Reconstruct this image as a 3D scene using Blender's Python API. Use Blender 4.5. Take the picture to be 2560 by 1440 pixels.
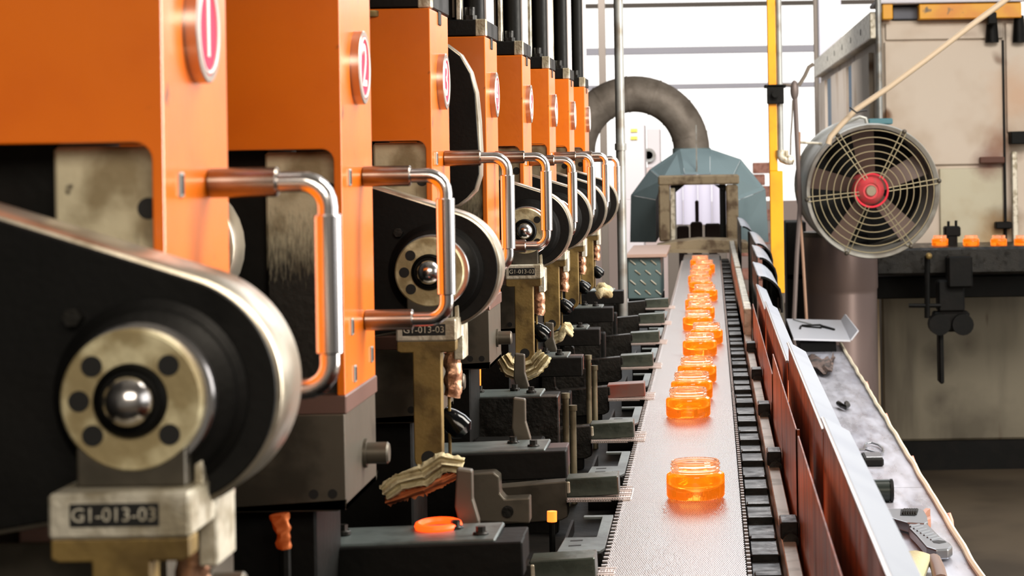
import bpy, bmesh, math, random
from mathutils import Vector, Matrix, noise
random.seed(7)
PI = math.pi
sc = bpy.context.scene
for o in list(bpy.data.objects): bpy.data.objects.remove(o)
COL = sc.collection

# ------------------------------------------------------------------ camera
F = 5600.0; PX, PY = 1776.0, 378.0; ROLL = 0.016; CZ = 1.5
cr, sr = math.cos(ROLL), math.sin(ROLL)
cam = bpy.data.cameras.new('camera'); camo = bpy.data.objects.new('camera', cam); COL.objects.link(camo)
cam.sensor_width = 36; cam.lens = F / 2560 * 36
cam.shift_x = (1280 - PX) / 2560; cam.shift_y = (PY - 720) / 2560
R = Vector((cr, 0, -sr)); U = Vector((sr, 0, cr)); Bk = R.cross(U)
M = Matrix((R, U, Bk)).transposed().to_4x4(); M.translation = (0, 0, CZ)
camo.matrix_world = M
cam.clip_start = 0.05; cam.clip_end = 200
cam.dof.use_dof = True; cam.dof.focus_distance = 3.1; cam.dof.aperture_fstop = 22
sc.camera = camo

# ------------------------------------------------------------------ world, lights, exposure
w = bpy.data.worlds.new('world'); sc.world = w; w.use_nodes = True
bg = w.node_tree.nodes['Background']; bg.inputs[0].default_value = (1.0, 0.97, 0.93, 1); bg.inputs[1].default_value = 1.6
def area(name, loc, rot, sx, sy, power, col):
    l = bpy.data.lights.new(name, 'AREA'); l.shape = 'RECTANGLE'; l.size = sx; l.size_y = sy; l.energy = power; l.color = col
    o = bpy.data.objects.new(name, l); o.location = loc; o.rotation_euler = rot; COL.objects.link(o)
    o['label'] = 'unseen area light added to the hall'; return o
def aim(loc, tgt): return (Vector(tgt) - Vector(loc)).to_track_quat('-Z', 'Y').to_euler()
def unseen_light(loc, tgt, sx, sy, p, col): area('unseen_light', loc, aim(loc, tgt), sx, sy, p, col)
unseen_light((3.0, 3.2, 3.0), (-.3, 2.8, 1.5), 1.4, 5.5, 500, (1.0, .94, .84))  # stands in for daylight from the open right side
unseen_light((0.8, 9.5, 3.7), (0, 3, 1.1), 4.0, 1.6, 80, (.95, .97, 1.0))  # stands in for backlight from the open far end
unseen_light((1.6, 4.8, 3.6), (1.1, 10, 1.2), 2.4, 1.0, 165, (1.0, .93, .85))  # added unseen fill on the furnace front and hood
unseen_light((0.0, 11.6, 4.0), (.1, 20, 1.4), 4.5, 1.2, 400, (1.0, .97, .96))  # added unseen light to lift the backlit end beams
unseen_light((0.7, -1.9, 3.0), (-.4, 2.8, 1.5), 2.4, 1.2, 80, (1.0, .88, .72))  # added unseen front fill for the column sides
sc.view_settings.view_transform = 'Standard'; sc.view_settings.look = 'None'
sc.view_settings.exposure = 0.0; sc.view_settings.gamma = 1; sc.view_settings.use_curve_mapping = False

# ------------------------------------------------------------------ helpers
def lin(c):
    return tuple(((x / 255) / 12.92 if x / 255 <= .04045 else ((x / 255 + .055) / 1.055) ** 2.4) for x in c) + (1,)
def Wp(px, py, D):
    dx, dy = px - PX, py - PY
    return Vector(((dx * cr - dy * sr) * D / F, D, -(dx * sr + dy * cr) * D / F))
def Xp(px, D, py=PY): return Wp(px, py, D).x
def Zp(py, D, px=PX): return Wp(px, py, D).z
def onZ(px, py, z):
    dx, dy = px - PX, py - PY
    b = dx * sr + dy * cr; D = -z * F / b
    return Wp(px, py, D)

def mat(name, col, rough=.5, metal=0.0, col2=None, scale=20, thr=(.45, .65), bump=0.0, bscale=60, emit=None, es=0,
        trans=0, ior=1.45, stretch=(1, 1, 1), spec=.5, coat=0, det=4, col3=None, s3=60, thr3=(.62, .72), rvar=0):
    m = bpy.data.materials.new(name); m.use_nodes = True
    nt = m.node_tree; b = nt.nodes['Principled BSDF']
    b.inputs['Base Color'].default_value = lin(col); b.inputs['Roughness'].default_value = rough
    b.inputs['Metallic'].default_value = metal; b.inputs['Specular IOR Level'].default_value = spec
    b.inputs['Coat Weight'].default_value = coat; b.inputs['Coat Roughness'].default_value = .15
    if trans: b.inputs['Transmission Weight'].default_value = trans; b.inputs['IOR'].default_value = ior
    if emit: b.inputs['Emission Color'].default_value = lin(emit); b.inputs['Emission Strength'].default_value = es
    if col2 or bump or rvar or col3:
        tc = nt.nodes.new('ShaderNodeTexCoord'); mp = nt.nodes.new('ShaderNodeMapping')
        mp.inputs['Scale'].default_value = stretch
        nt.links.new(tc.outputs['Object'], mp.inputs[0])
        def nz(sc_, d=det):
            n = nt.nodes.new('ShaderNodeTexNoise'); n.inputs['Scale'].default_value = sc_; n.inputs['Detail'].default_value = d
            nt.links.new(mp.outputs[0], n.inputs['Vector']); return n
        def ramp(n, t):
            r = nt.nodes.new('ShaderNodeMapRange'); r.inputs[1].default_value = t[0]; r.inputs[2].default_value = t[1]
            r.interpolation_type = 'SMOOTHSTEP'
            nt.links.new(n.outputs[0], r.inputs[0]); return r
        last = None
        if col2:
            r = ramp(nz(scale), thr); mx = nt.nodes.new('ShaderNodeMix'); mx.data_type = 'RGBA'
            mx.inputs[6].default_value = lin(col); mx.inputs[7].default_value = lin(col2)
            nt.links.new(r.outputs[0], mx.inputs[0]); last = mx
        if col3:
            r = ramp(nz(s3, 2), thr3); mx = nt.nodes.new('ShaderNodeMix'); mx.data_type = 'RGBA'
            if last: nt.links.new(last.outputs[2], mx.inputs[6])
            else: mx.inputs[6].default_value = lin(col)
            mx.inputs[7].default_value = lin(col3)
            nt.links.new(r.outputs[0], mx.inputs[0]); last = mx
        if last: nt.links.new(last.outputs[2], b.inputs['Base Color'])
        if rvar:
            n = nz(scale * 1.7); r = nt.nodes.new('ShaderNodeMapRange')
            r.inputs[3].default_value = max(0, rough - rvar); r.inputs[4].default_value = min(1, rough + rvar)
            r.inputs[1].default_value = .3; r.inputs[2].default_value = .7
            nt.links.new(n.outputs[0], r.inputs[0]); nt.links.new(r.outputs[0], b.inputs['Roughness'])
        if bump:
            n = nz(bscale); bp = nt.nodes.new('ShaderNodeBump'); bp.inputs['Strength'].default_value = bump
            bp.inputs['Distance'].default_value = .002
            nt.links.new(n.outputs[0], bp.inputs['Height']); nt.links.new(bp.outputs[0], b.inputs['Normal'])
    return m

class MB:
    """collects shapes in camera-relative coordinates (x right, y depth, z up from lens height)"""
    def __init__(s): s.v = []; s.f = []; s.sm = []
    def add(s, vs, fs, smooth=False, mtx=None):
        n = len(s.v)
        for v in vs:
            v = Vector(v)
            if mtx is not None: v = mtx @ v
            s.v.append(v)
        for f in fs: s.f.append([n + i for i in f]); s.sm.append(smooth)
        return s
    def bm(s, b, smooth=False, mtx=None):
        b.verts.index_update()
        vs = [v.co.copy() for v in b.verts]; fs = [[v.index for v in f.verts] for f in b.faces]
        b.free(); return s.add(vs, fs, smooth, mtx)
    def box(s, x0, x1, y0, y1, z0, z1, bev=0.0015, mtx=None, seg=1):
        b = bmesh.new()
        bmesh.ops.create_cube(b, size=1)
        for v in b.verts: v.co = Vector(((x0 + x1) / 2 + v.co.x * (x1 - x0), (y0 + y1) / 2 + v.co.y * (y1 - y0), (z0 + z1) / 2 + v.co.z * (z1 - z0)))
        bev = min(bev, .3 * min(abs(x1 - x0), abs(y1 - y0), abs(z1 - z0)))
        if bev > 0: bmesh.ops.bevel(b, geom=b.edges[:], offset=bev, segments=seg, affect='EDGES', profile=.5)
        return s.bm(b, False, mtx)
    def prism(s, poly, a0, a1, axis='y', bev=0, smooth=False, mtx=None):
        n = len(poly); vs = []
        for a in (a0, a1):
            for p in poly:
                vs.append({'y': (p[0], a, p[1]), 'x': (a, p[0], p[1]), 'z': (p[0], p[1], a)}[axis])
        fs = [list(range(n)), list(range(2 * n - 1, n - 1, -1))]
        for i in range(n): fs.append([i, i + n, (i + 1) % n + n, (i + 1) % n])
        b = bmesh.new(); bv = [b.verts.new(v) for v in vs]
        for f in fs: b.faces.new([bv[i] for i in f])
        bmesh.ops.recalc_face_normals(b, faces=b.faces[:])
        if bev:
            es = [e for e in b.edges if len(e.link_faces) == 2 and e.calc_face_angle(0) > .5]
            bmesh.ops.bevel(b, geom=es, offset=bev, segments=2, affect='EDGES', profile=.5)
        return s.bm(b, smooth, mtx)
    def lathe(s, prof, c=(0, 0, 0), axis='z', seg=32, smooth=True, close=False, mtx=None):
        """prof: list of (r, h); axis direction of h"""
        n = len(prof); vs = []; fs = []
        for (r, h) in prof:
            for k in range(seg):
                a = 2 * PI * k / seg; p, q = r * math.cos(a), r * math.sin(a)
                v = {'z': (p, q, h), 'y': (p, h, -q), 'x': (h, p, q)}[axis]
                vs.append((v[0] + c[0], v[1] + c[1], v[2] + c[2]))
        rng = range(n if close else n - 1)
        for i in rng:
            j = (i + 1) % n
            for k in range(seg):
                l = (k + 1) % seg
                fs.append([i * seg + k, i * seg + l, j * seg + l, j * seg + k])
        if not close:
            if prof[0][0] > 1e-6: fs.append([k for k in range(seg)][::-1])
            if prof[-1][0] > 1e-6: fs.append([(n - 1) * seg + k for k in range(seg)])
        # sharp-ish: duplicate rings handled by auto smooth below
        return s.add(vs, fs, smooth, mtx)
    def cyl(s, p0, p1, r, r1=None, seg=16, smooth=True, bev=0):
        p0, p1 = Vector(p0), Vector(p1); d = p1 - p0; L = d.length
        q = d.to_track_quat('Z', 'Y').to_matrix().to_4x4(); q.translation = p0
        r1 = r if r1 is None else r1
        b_ = min(bev, L * .3)
        prof = [(r, 0), (r1, L)] if not b_ else [(r - b_, 0), (r, b_), (r1, L - b_), (r1 - b_, L)]
        return s.lathe(prof, seg=seg, smooth=smooth, mtx=q)
    def tube(s, pts, r, seg=10, closed=False, rf=None, squash=1.0, nf=None):
        pts = [Vector(p) for p in pts]; n = len(pts); vs = []; fs = []
        up = Vector((0, 0, 1)); prev = None
        for i, p in enumerate(pts):
            if closed: t = pts[(i + 1) % n] - pts[i - 1]
            else: t = pts[min(i + 1, n - 1)] - pts[max(i - 1, 0)]
            t.normalize()
            if prev is None:
                a = up if abs(t.z) < .9 else Vector((1, 0, 0)); nn = (a - t * a.dot(t)).normalized()
            else: nn = (prev - t * prev.dot(t)).normalized()
            prev = nn; bb = t.cross(nn); rr = rf(i / (n - 1)) if rf else r
            for k in range(seg):
                an = 2 * PI * k / seg; v = p + (nn * math.cos(an) * squash + bb * math.sin(an)) * rr
                if nf: v = v + nf(v)
                vs.append(v)
        for i in range(n if closed else n - 1):
            j = (i + 1) % n
            for k in range(seg):
                l = (k + 1) % seg
                fs.append([i * seg + k, i * seg + l, j * seg + l, j * seg + k])
        if not closed: fs.append(list(range(seg))[::-1]); fs.append([(n - 1) * seg + k for k in range(seg)])
        return s.add(vs, fs, True)
    def ball(s, c, r, sz=(1, 1, 1), seg=20):
        b = bmesh.new(); bmesh.ops.create_uvsphere(b, u_segments=seg, v_segments=seg // 2, radius=r)
        for v in b.verts: v.co = Vector((v.co.x * sz[0] + c[0], v.co.y * sz[1] + c[1], v.co.z * sz[2] + c[2]))
        return s.bm(b, True)
    def build(s, name, m, parent=None, off=(0, 0, 0), kind=None, label=None):
        off = Vector(off)
        me = bpy.data.meshes.new(name); me.from_pydata([tuple(v - off) for v in s.v], [], s.f)
        me.polygons.foreach_set('use_smooth', s.sm); me.update()
        if any(s.sm):
            b = bmesh.new(); b.from_mesh(me)
            for e in b.edges:
                if len(e.link_faces) == 2 and e.calc_face_angle(0) > .7: e.smooth = False
            b.to_mesh(me); b.free()
        me.materials.append(m)
        o = bpy.data.objects.new(name, me); COL.objects.link(o)
        if parent is not None: o.parent = parent
        else: o.location = (off.x, off.y, off.z + CZ)
        if kind: o['kind'] = kind
        if label: o['label'] = label
        return o

def thing(name, label, cat, loc, group=None, rz=0):
    o = bpy.data.objects.new(name, None); COL.objects.link(o); o.empty_display_size = .02
    o.location = (loc[0], loc[1], loc[2] + CZ); o.rotation_euler = (0, 0, rz)
    o['label'] = label; o['category'] = cat
    if group: o['group'] = group
    return o
def tag(o, label, cat, group=None, kind=None):
    o['label'] = label; o['category'] = cat
    if group: o['group'] = group
    if kind: o['kind'] = kind
    return o
def ctr(mb):  # base point of a mesh
    xs = [v.x for v in mb.v]; ys = [v.y for v in mb.v]; zs = [v.z for v in mb.v]
    return Vector(((min(xs) + max(xs)) / 2, (min(ys) + max(ys)) / 2, min(zs)))
def solo(mb, name, m, label, cat, group=None, kind=None):
    return tag(mb.build(name, m, None, ctr(mb)), label, cat, group, kind)
def struct(mb, name, m, label=None):
    o = mb.build(name, m, None, ctr(mb)); o['kind'] = 'structure'
    if label: o['label'] = label
    return o
def text(s, size, m, mtx, name, parent, off, depth=.0006, bold=0.0):
    cu = bpy.data.curves.new(name, 'FONT'); cu.body = s; cu.size = size; cu.align_x = 'CENTER'; cu.align_y = 'CENTER'
    cu.extrude = depth; cu.offset = bold; cu.resolution_u = 3
    t = bpy.data.objects.new('tmp', cu); COL.objects.link(t)
    bpy.context.view_layer.update()
    me = bpy.data.meshes.new_from_object(t.evaluated_get(bpy.context.evaluated_depsgraph_get()))
    bpy.data.objects.remove(t)
    m2 = Matrix.Translation(-Vector(off)) @ mtx
    me.transform(m2); me.materials.clear(); me.materials.append(m); me.name = name
    o = bpy.data.objects.new(name, me); COL.objects.link(o); o.parent = parent
    return o
def arc(cx, cz, r, a0, a1, n):
    return [(cx + r * math.cos(a0 + (a1 - a0) * i / n), cz + r * math.sin(a0 + (a1 - a0) * i / n)) for i in range(n + 1)]
ORD = ['nearest', 'second nearest', 'third nearest', 'fourth nearest', 'fifth nearest', 'sixth nearest', 'seventh nearest', 'farthest']
ORDN = ['first', 'second', 'third', 'fourth', 'fifth', 'sixth', 'seventh', 'eighth', 'ninth', 'tenth', 'eleventh', 'twelfth', 'thirteenth', 'fourteenth', 'fifteenth', 'sixteenth']

# ------------------------------------------------------------------ materials
m_orange = mat('orange_paint', (240, 119, 12), .3, 0, col2=(216, 94, 10), scale=5, thr=(.5, .75), bump=.08, bscale=90, coat=.4, col3=(120, 60, 20), s3=38, thr3=(.70, .76))
m_steelg = mat('oily_steel', (138, 130, 108), .45, .55, col2=(70, 62, 44), scale=14, thr=(.5, .7), bump=.2, bscale=120)
m_slide = mat('slide_steel', (204, 196, 168), .5, .1, col2=(142, 128, 98), scale=22, thr=(.48, .68), bump=.25, bscale=140, col3=(60, 50, 34), s3=60, thr3=(.66, .72))
# heavy oil stain low on the slide block
nt = m_slide.node_tree; tc = nt.nodes.new('ShaderNodeTexCoord'); sx = nt.nodes.new('ShaderNodeSeparateXYZ'); nt.links.new(tc.outputs['Object'], sx.inputs[0])
nz = nt.nodes.new('ShaderNodeTexNoise'); nz.inputs['Scale'].default_value = 25; ad = nt.nodes.new('ShaderNodeMath'); ad.operation = 'MULTIPLY_ADD'
ad.inputs[1].default_value = .06; nt.links.new(nz.outputs[0], ad.inputs[0]); nt.links.new(sx.outputs['Z'], ad.inputs[2])
mr = nt.nodes.new('ShaderNodeMapRange'); mr.inputs[1].default_value = .445; mr.inputs[2].default_value = .395; nt.links.new(ad.outputs[0], mr.inputs[0])
mx = nt.nodes.new('ShaderNodeMix'); mx.data_type = 'RGBA'; mx.inputs[7].default_value = lin((22, 19, 14))
src = nt.nodes['Principled BSDF'].inputs['Base Color'].links[0].from_socket
nt.links.new(src, mx.inputs[6]); nt.links.new(mr.outputs[0], mx.inputs[0]); nt.links.new(mx.outputs[2], nt.nodes['Principled BSDF'].inputs['Base Color'])

m_black = mat('black_paint', (9, 9, 9), .5, 0, col2=(15, 14, 13), scale=12, bump=.1, bscale=200, spec=.2, rvar=.12)
m_dark = mat('greasy_dark_iron', (30, 28, 25), .38, .4, col2=(16, 15, 13), scale=25, bump=.35, bscale=160, rvar=.15)
m_bed = mat('soot_black', (7, 7, 6), .58, 0, col2=(14, 12, 10), scale=15, bump=.3, bscale=80, spec=.18)
m_band = mat('worn_rim_steel', (205, 196, 180), .3, .85, col2=(150, 140, 122), scale=20, bump=.1)
m_chrome = mat('chrome', (228, 224, 224), .2, 1.0)
m_brushed = mat('brushed_tube', (158, 150, 144), .26, 1.0, col2=(132, 120, 108), scale=18)
m_plate = mat('worn_flange', (228, 218, 180), .42, .3, col2=(160, 144, 106), scale=30, thr=(.45, .62), bump=.25, bscale=140)
m_brass = mat('tarnished_brass', (142, 118, 68), .5, .45, col2=(104, 84, 46), scale=30, bump=.2, bscale=150)
m_cast = mat('pale_casting', (214, 208, 192), .42, .4, col2=(160, 150, 128), scale=40, bump=.35, bscale=200)
m_plateg = mat('grey_green_plate', (112, 122, 122), .4, .5, col2=(80, 88, 88), scale=16, bump=.25, bscale=90)
m_green = mat('green_grey_plate', (78, 86, 78), .36, .5, col2=(50, 54, 48), scale=16, bump=.25, bscale=90, rvar=.12)
m_block = mat('grey_block_steel', (92, 86, 76), .45, .5, col2=(60, 56, 48), scale=16, bump=.15)
m_red = mat('red_enamel', (214, 46, 84), .6, 0, spec=.2)
m_white = mat('white_enamel', (240, 236, 232), .4)
m_rimc = mat('copper_rim', (190, 176, 168), .3, .9)
m_hole = mat('hole_black', (5, 5, 5), .6)
m_belt = mat('belt_wire', (232, 222, 220), .28, .8)
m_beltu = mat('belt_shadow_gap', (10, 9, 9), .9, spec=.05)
m_brown = mat('reflected_orange_steel', (204, 110, 70), .36, .4, col2=(146, 76, 50), scale=4, thr=(.35, .7), bump=.15, bscale=30, stretch=(1, 6, .6), rvar=.08)  # orange reflections are put into the brown steel colour
m_sheet = mat('galvanised_sheet', (150, 157, 170), .38, .4, col2=(140, 147, 162), scale=6, bump=.05)
m_bench = mat('bench_zinc', (196, 198, 210), .32, .5, col2=(160, 162, 176), scale=7, thr=(.4, .8), bump=.12, bscale=60, stretch=(3, .5, 1), rvar=.1)
m_tray = mat('white_tray', (206, 210, 220), .4, .3)
m_strip = mat('worn_rail', (196, 186, 172), .4, .5, col2=(150, 138, 120), scale=30, bump=.2)
m_yellow = mat('yellow_paint', (232, 164, 14), .45, 0, col2=(222, 140, 20), scale=5, col3=(110, 90, 60), s3=14, thr3=(.68, .74))
m_hood = mat('blue_grey_sheet', (140, 162, 168), .5, .1, col2=(122, 144, 150), scale=3, bump=.1)
m_duct = mat('aged_duct', (158, 148, 138), .6, .3, col2=(118, 108, 98), scale=14, thr=(.3, .8), bump=.9, bscale=40)
m_fire = mat('scaled_frame', (150, 134, 108), .7, .1, col2=(96, 78, 58), scale=18, bump=.6, bscale=60)
m_pipe = mat('galvanised_pipe', (160, 162, 160), .4, .5, col2=(126, 118, 108), scale=10)
m_fan = mat('fan_grey', (176, 176, 170), .38, .35, col2=(140, 136, 128), scale=8)
m_wire = mat('guard_wire', (170, 160, 130), .4, .6)
m_blade = mat('fan_blade', (92, 74, 66), .5, .1)
m_hubr = mat('fan_hub_red', (214, 76, 84), .45, 0, col2=(180, 96, 90), scale=30)
m_drum = mat('drum_steel', (142, 124, 120), .36, .6, col2=(96, 86, 82), scale=3, stretch=(1, 1, .5), bump=.1)
m_kiln = mat('kiln_cream', (214, 200, 184), .6, 0, col2=(180, 156, 130), scale=2.2, thr=(.5, .75), col3=(112, 74, 44), s3=3.4, thr3=(.66, .74))
m_kilnl = mat('kiln_lower', (128, 120, 102), .6, 0, col2=(84, 76, 62), scale=1.6, thr=(.45, .7), stretch=(3, 1, .6), col3=(84, 66, 48), s3=5, thr3=(.64, .76))
m_blue = mat('blue_trim', (40, 88, 120), .5)
m_floor = mat('oily_concrete', (88, 76, 60), .6, 0, col2=(60, 50, 38), scale=1.2, bump=.3, bscale=12)
m_wall = mat('wall_dark', (60, 56, 52), .9)
m_ceil = mat('ceiling_grey', (120, 118, 114), .9)
m_beam = mat('pale_beam', (225, 223, 232), .7)  # flare from the bright opening is put into this pale colour
m_beamd = mat('brown_beam', (120, 110, 100), .7)
m_tread = mat('tread_plate_teal', (100, 122, 124), .45, .4, bump=.1)
m_cloth = mat('soiled_cotton', (206, 194, 158), .95, 0, col2=(150, 132, 98), scale=40, bump=.7, bscale=260, spec=.1)
m_tape = mat('foil_wrap', (206, 158, 128), .38, .6, col2=(160, 110, 84), scale=60, bump=.9, bscale=120)
m_hot = mat('hot_ring', (255, 80, 20), .5, emit=(255, 70, 14), es=2.4)
m_flame = mat('burner_glow', (255, 150, 60), .5, emit=(255, 120, 40), es=2.2)
m_jar = mat('hot_orange_glass', (255, 160, 66), .04, 0, trans=.95, emit=(255, 132, 18), es=.36)
m_neck = mat('cooling_clear_glass', (255, 226, 205), .04, 0, trans=1.0, emit=(255, 176, 130), es=.16)
m_tool = mat('tool_steel', (140, 143, 148), .3, .85)
m_grip = mat('pinkish_wood', (214, 150, 134), .6)
m_rope = mat('pale_cord', (214, 204, 180), .8, bump=.5)
m_brick = mat('fired_brick', (186, 134, 116), .85, col2=(150, 100, 84), scale=30, bump=.4)
m_cab = mat('pale_cabinet', (214, 206, 206), .6)
m_lav = mat('lavender_panel', (214, 210, 226), .6)

# ------------------------------------------------------------------ the setting
mb = MB(); mb.box(-3.2, 9, -3, 24, -1.6, -1.5, 0); struct(mb, 'floor', m_floor)
mb = MB(); mb.box(-3.3, -3.2, -3, 24, -1.6, 4.5, 0); struct(mb, 'wall_left', m_wall)
mb = MB(); mb.box(-3.2, 9, -3, 24, 4.4, 4.5, 0); struct(mb, 'ceiling', m_ceil)
mb = MB(); mb.box(8.9, 9, -3, 24, -1.5, -.4, 0); struct(mb, 'wall_right', m_wall)
mb = MB(); mb.box(-3.2, 9, -3.1, -3, -1.5, 4.4, 0); struct(mb, 'wall_front_blocker', m_ceil)  # unseen wall behind the camera, added to cut front fill
# girts of the open end wall
for i, (y0, y1, m, lb) in enumerate([(2, 12, m_beamd, 'thin dark rail across the top of the open end'), (113, 130, m_beam, 'pale upper rail across the bright opening'),
                                   (206, 218, m_beam, 'pale lower rail across the bright opening')]):
    z0, z1 = Zp(y1 + 3, 22), Zp(y0 + 3, 22)
    mb = MB(); mb.box(-2.9, 4.5, 22, 22.12, z0, z1, .004); o = struct(mb, 'trim_%d' % (i + 1), m, lb)
mb = MB(); mb.box(-3.2, 9, 22, 22.2, -1.5, Zp(505, 22), 0); struct(mb, 'wall_back', mat('end_wall', (196, 176, 166), .8))

# ------------------------------------------------------------------ background behind the line
def bbox_px(mbx, x0, y0, x1, y1, D, dd, bev=.004):
    a = Wp((x0 + x1) / 2, y0, D); b = Wp((x0 + x1) / 2, y1, D)
    mbx.box(Xp(x0, D, (y0 + y1) / 2), Xp(x1, D, (y0 + y1) / 2), D, D + dd, b.z, a.z, bev)
# slim brown post behind arch
mb = MB(); x = Xp(1509, 13); mb.box(x - .02, x + .02, 13, 13.04, -1.5, 4.4, .002)
solo(mb, 'roof_post', m_beamd, 'slim brown post rising behind the curved grey duct', 'post')
mb = MB(); x = Xp(2076, 17, 100); mb.box(x - .085, x + .085, 17, 17.2, -1.5, 4.4, .004)
solo(mb, 'roof_column', m_beam, 'wide pale grey roof column beside the cream furnace', 'column')
mb = MB(); x = Xp(2041, 16, 200); mb.cyl((x, 16, -1.5), (x, 16, 4.4), .016, seg=10)
solo(mb, 'conduit_pipe', m_beamd, 'thin dark pipe running up left of the wide grey column', 'pipe')
# brick stacks
def bricks(x0, y0, x1, D, label):
    xa, xb = Xp(x0, D), Xp(x1, D); zt = Zp(y0, D)
    t = thing('brick_stack', label, 'bricks', ((xa + xb) / 2, D, -1.5)); off = t.location - Vector((0, 0, CZ))
    me = None; z = -1.5; r = 0
    bw, bh = .22, .1
    mbx = MB(); mbx.box(-bw / 2 + .004, bw / 2 - .004, 0, .2, .004, bh - .004, .006)
    zs = []; z = -1.5
    n = int((zt + 1.5) / bh)
    for r in range(n):
        x = xa + (bw / 2 if r % 2 else 0)
        while x < xb - .1 - (.12 if (r == n - 1 and random.random() < .5) else 0):
            if me is None:
                o = mbx.build('brick', m_brick, t); me = o.data
            else:
                o = bpy.data.objects.new('brick', me); COL.objects.link(o); o.parent = t
            o.location = (x + bw / 2 - off.x, random.uniform(-.01, .01), -1.5 + r * bh - off.z)
            x += bw
bricks(1848, 402, 1925, 19, 'pinkish brick stack seen between the hood and the yellow post')
bricks(1660, 398, 1712, 18.5, 'brown brick stack seen through the curved duct')
t = thing('control_cabinet', 'pale control cabinet with two yellow stickers under the curved duct', 'cabinet', (Xp(1600, 15), 15, -1.5)); off = t.location - Vector((0, 0, CZ))
mb = MB(); bbox_px(mb, 1558, 312, 1612, 500, 15, .4); mb.build('body', m_cab, t, off)
mb = MB(); bbox_px(mb, 1558, 500, 1612, 950, 15, .4); mb.build('plinth', m_cab, t, off)
for y in (322, 341):
    mb = MB(); bbox_px(mb, 1577, y, 1593, y + 8, 14.99, .01, 0); mb.build('sticker', mat('yellow_sticker', (226, 214, 90), .6), t, off)
t = thing('machine_housing', 'pale grey machine housing right of the control cabinet', 'machine', (Xp(1640, 16), 16, -1.5)); off = t.location - Vector((0, 0, CZ))
mb = MB(); bbox_px(mb, 1618, 322, 1650, 420, 16, .4); mb.build('cover', m_cab, t, off)
mb = MB(); bbox_px(mb, 1600, 420, 1672, 1000, 16, .5); mb.build('base', mat('pale_pinkish', (216, 196, 190), .7), t, off)
mb = MB(); p = Wp(1622, 388, 15.99); mb.lathe([(.05, 0), (.05, -.02), (.03, -.02), (.03, 0)], (p.x, p.y, p.z), 'y', 16); mb.build('dial', m_pipe, t, off)

# curved duct + octagonal hood + square firebrick mouth
D = 9.9
t = thing('furnace_hood', 'blue-grey faceted hood with a scaled square mouth at the belt end', 'hood', (Xp(1745, D), D, -1.5)); off = t.location - Vector((0, 0, CZ))
def pxpoly(pts, D): return [(Wp(x, y, D).x, Wp(x, y, D).z) for x, y in pts]
outer = [(1575, 606), (1577, 488), (1624, 424), (1700, 372), (1775, 372), (1852, 398), (1914, 474), (1922, 606)]
inner = [(1668, 606), (1668, 460), (1700, 452), (1745, 450), (1800, 452), (1818, 460), (1818, 606)]
# facets: front ring between outer (further back) and inner
mid = [(1640, 606), (1640, 500), (1655, 450), (1712, 436), (1775, 436), (1830, 444), (1846, 500), (1846, 606)]
o2 = [Wp(x, y, D + .0) for x, y in outer]; i2 = [Wp(x, y, D - .22) for x, y in mid]; b2 = [v + Vector((0, .5, 0)) for v in o2]
for i in range(7):
    n_ = Vector((0, .012, 0))
    mb = MB(); vs = [o2[i], o2[i + 1], i2[i + 1], i2[i]]; c = sum(vs, Vector()) / 4
    vs = [c + (v - c) * .994 for v in vs]; vs += [v + n_ for v in vs]
    mb.add(vs, [[0, 1, 2, 3], [7, 6, 5, 4], [0, 4, 5, 1], [1, 5, 6, 2], [2, 6, 7, 3], [3, 7, 4, 0]])
    mb.build('panel', m_hood, t, off)
mb = MB(); vs = o2 + b2; mb.add(vs, [[i, i + 8, i + 9, i + 1] for i in range(7)]); mb.build('casing', m_hood, t, off)
mb = MB(); vs = i2 + [v + Vector((0, .7, 0)) for v in i2]; mb.add(vs, [[i, i + 8, i + 9, i + 1] for i in range(7)]); mb.build('lining', m_bed, t, off)
mb = MB(); a = Wp(1742, 374, D - .02); b = Wp(1742, 432, D - .2); mb.box(-.003, .003, 0, .01, 0, 1, 0, Matrix.Translation(b) @ Matrix.Diagonal((1, 1, (a - b).length, 1))); mb.build('seam', m_pipe, t, off)
# mouth frame
Dm_ = 9.3
tf = thing('mouth_frame', 'rusty square steel frame around the furnace mouth', 'frame', (Xp(1745, Dm_), Dm_, Zp(604, Dm_))); off = tf.location - Vector((0, 0, CZ))
for (x0, y0, x1, y1) in [(1647, 462.5, 1674, 604), (1816, 462.5, 1846, 604), (1645, 438, 1848, 462)]:
    mb = MB(); bbox_px(mb, x0, y0, x1, y1, Dm_, .16, .006); mb.build('frame_bar', m_fire, tf, off)
mb = MB(); bbox_px(mb, 1676, 470, 1688, 602, Dm_ + .02, .3, .003); mb.build('side_plate', m_cast, tf, off)
mb = MB(); bbox_px(mb, 1800, 462, 1815, 602, Dm_ + .05, .3, .003); mb.build('side_plate', m_bed, tf, off)
for (pts, sg) in [([(1676, 462), (1712, 462), (1688, 482), (1676, 482)], 1), ([(1785, 462), (1815, 462), (1815, 478), (1800, 472)], 1)]:
    mb = MB(); mb.prism(pxpoly(pts, Dm_ + .04), Dm_ + .04, Dm_ + .06); mb.build('gusset', m_bed, tf, off)
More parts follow.
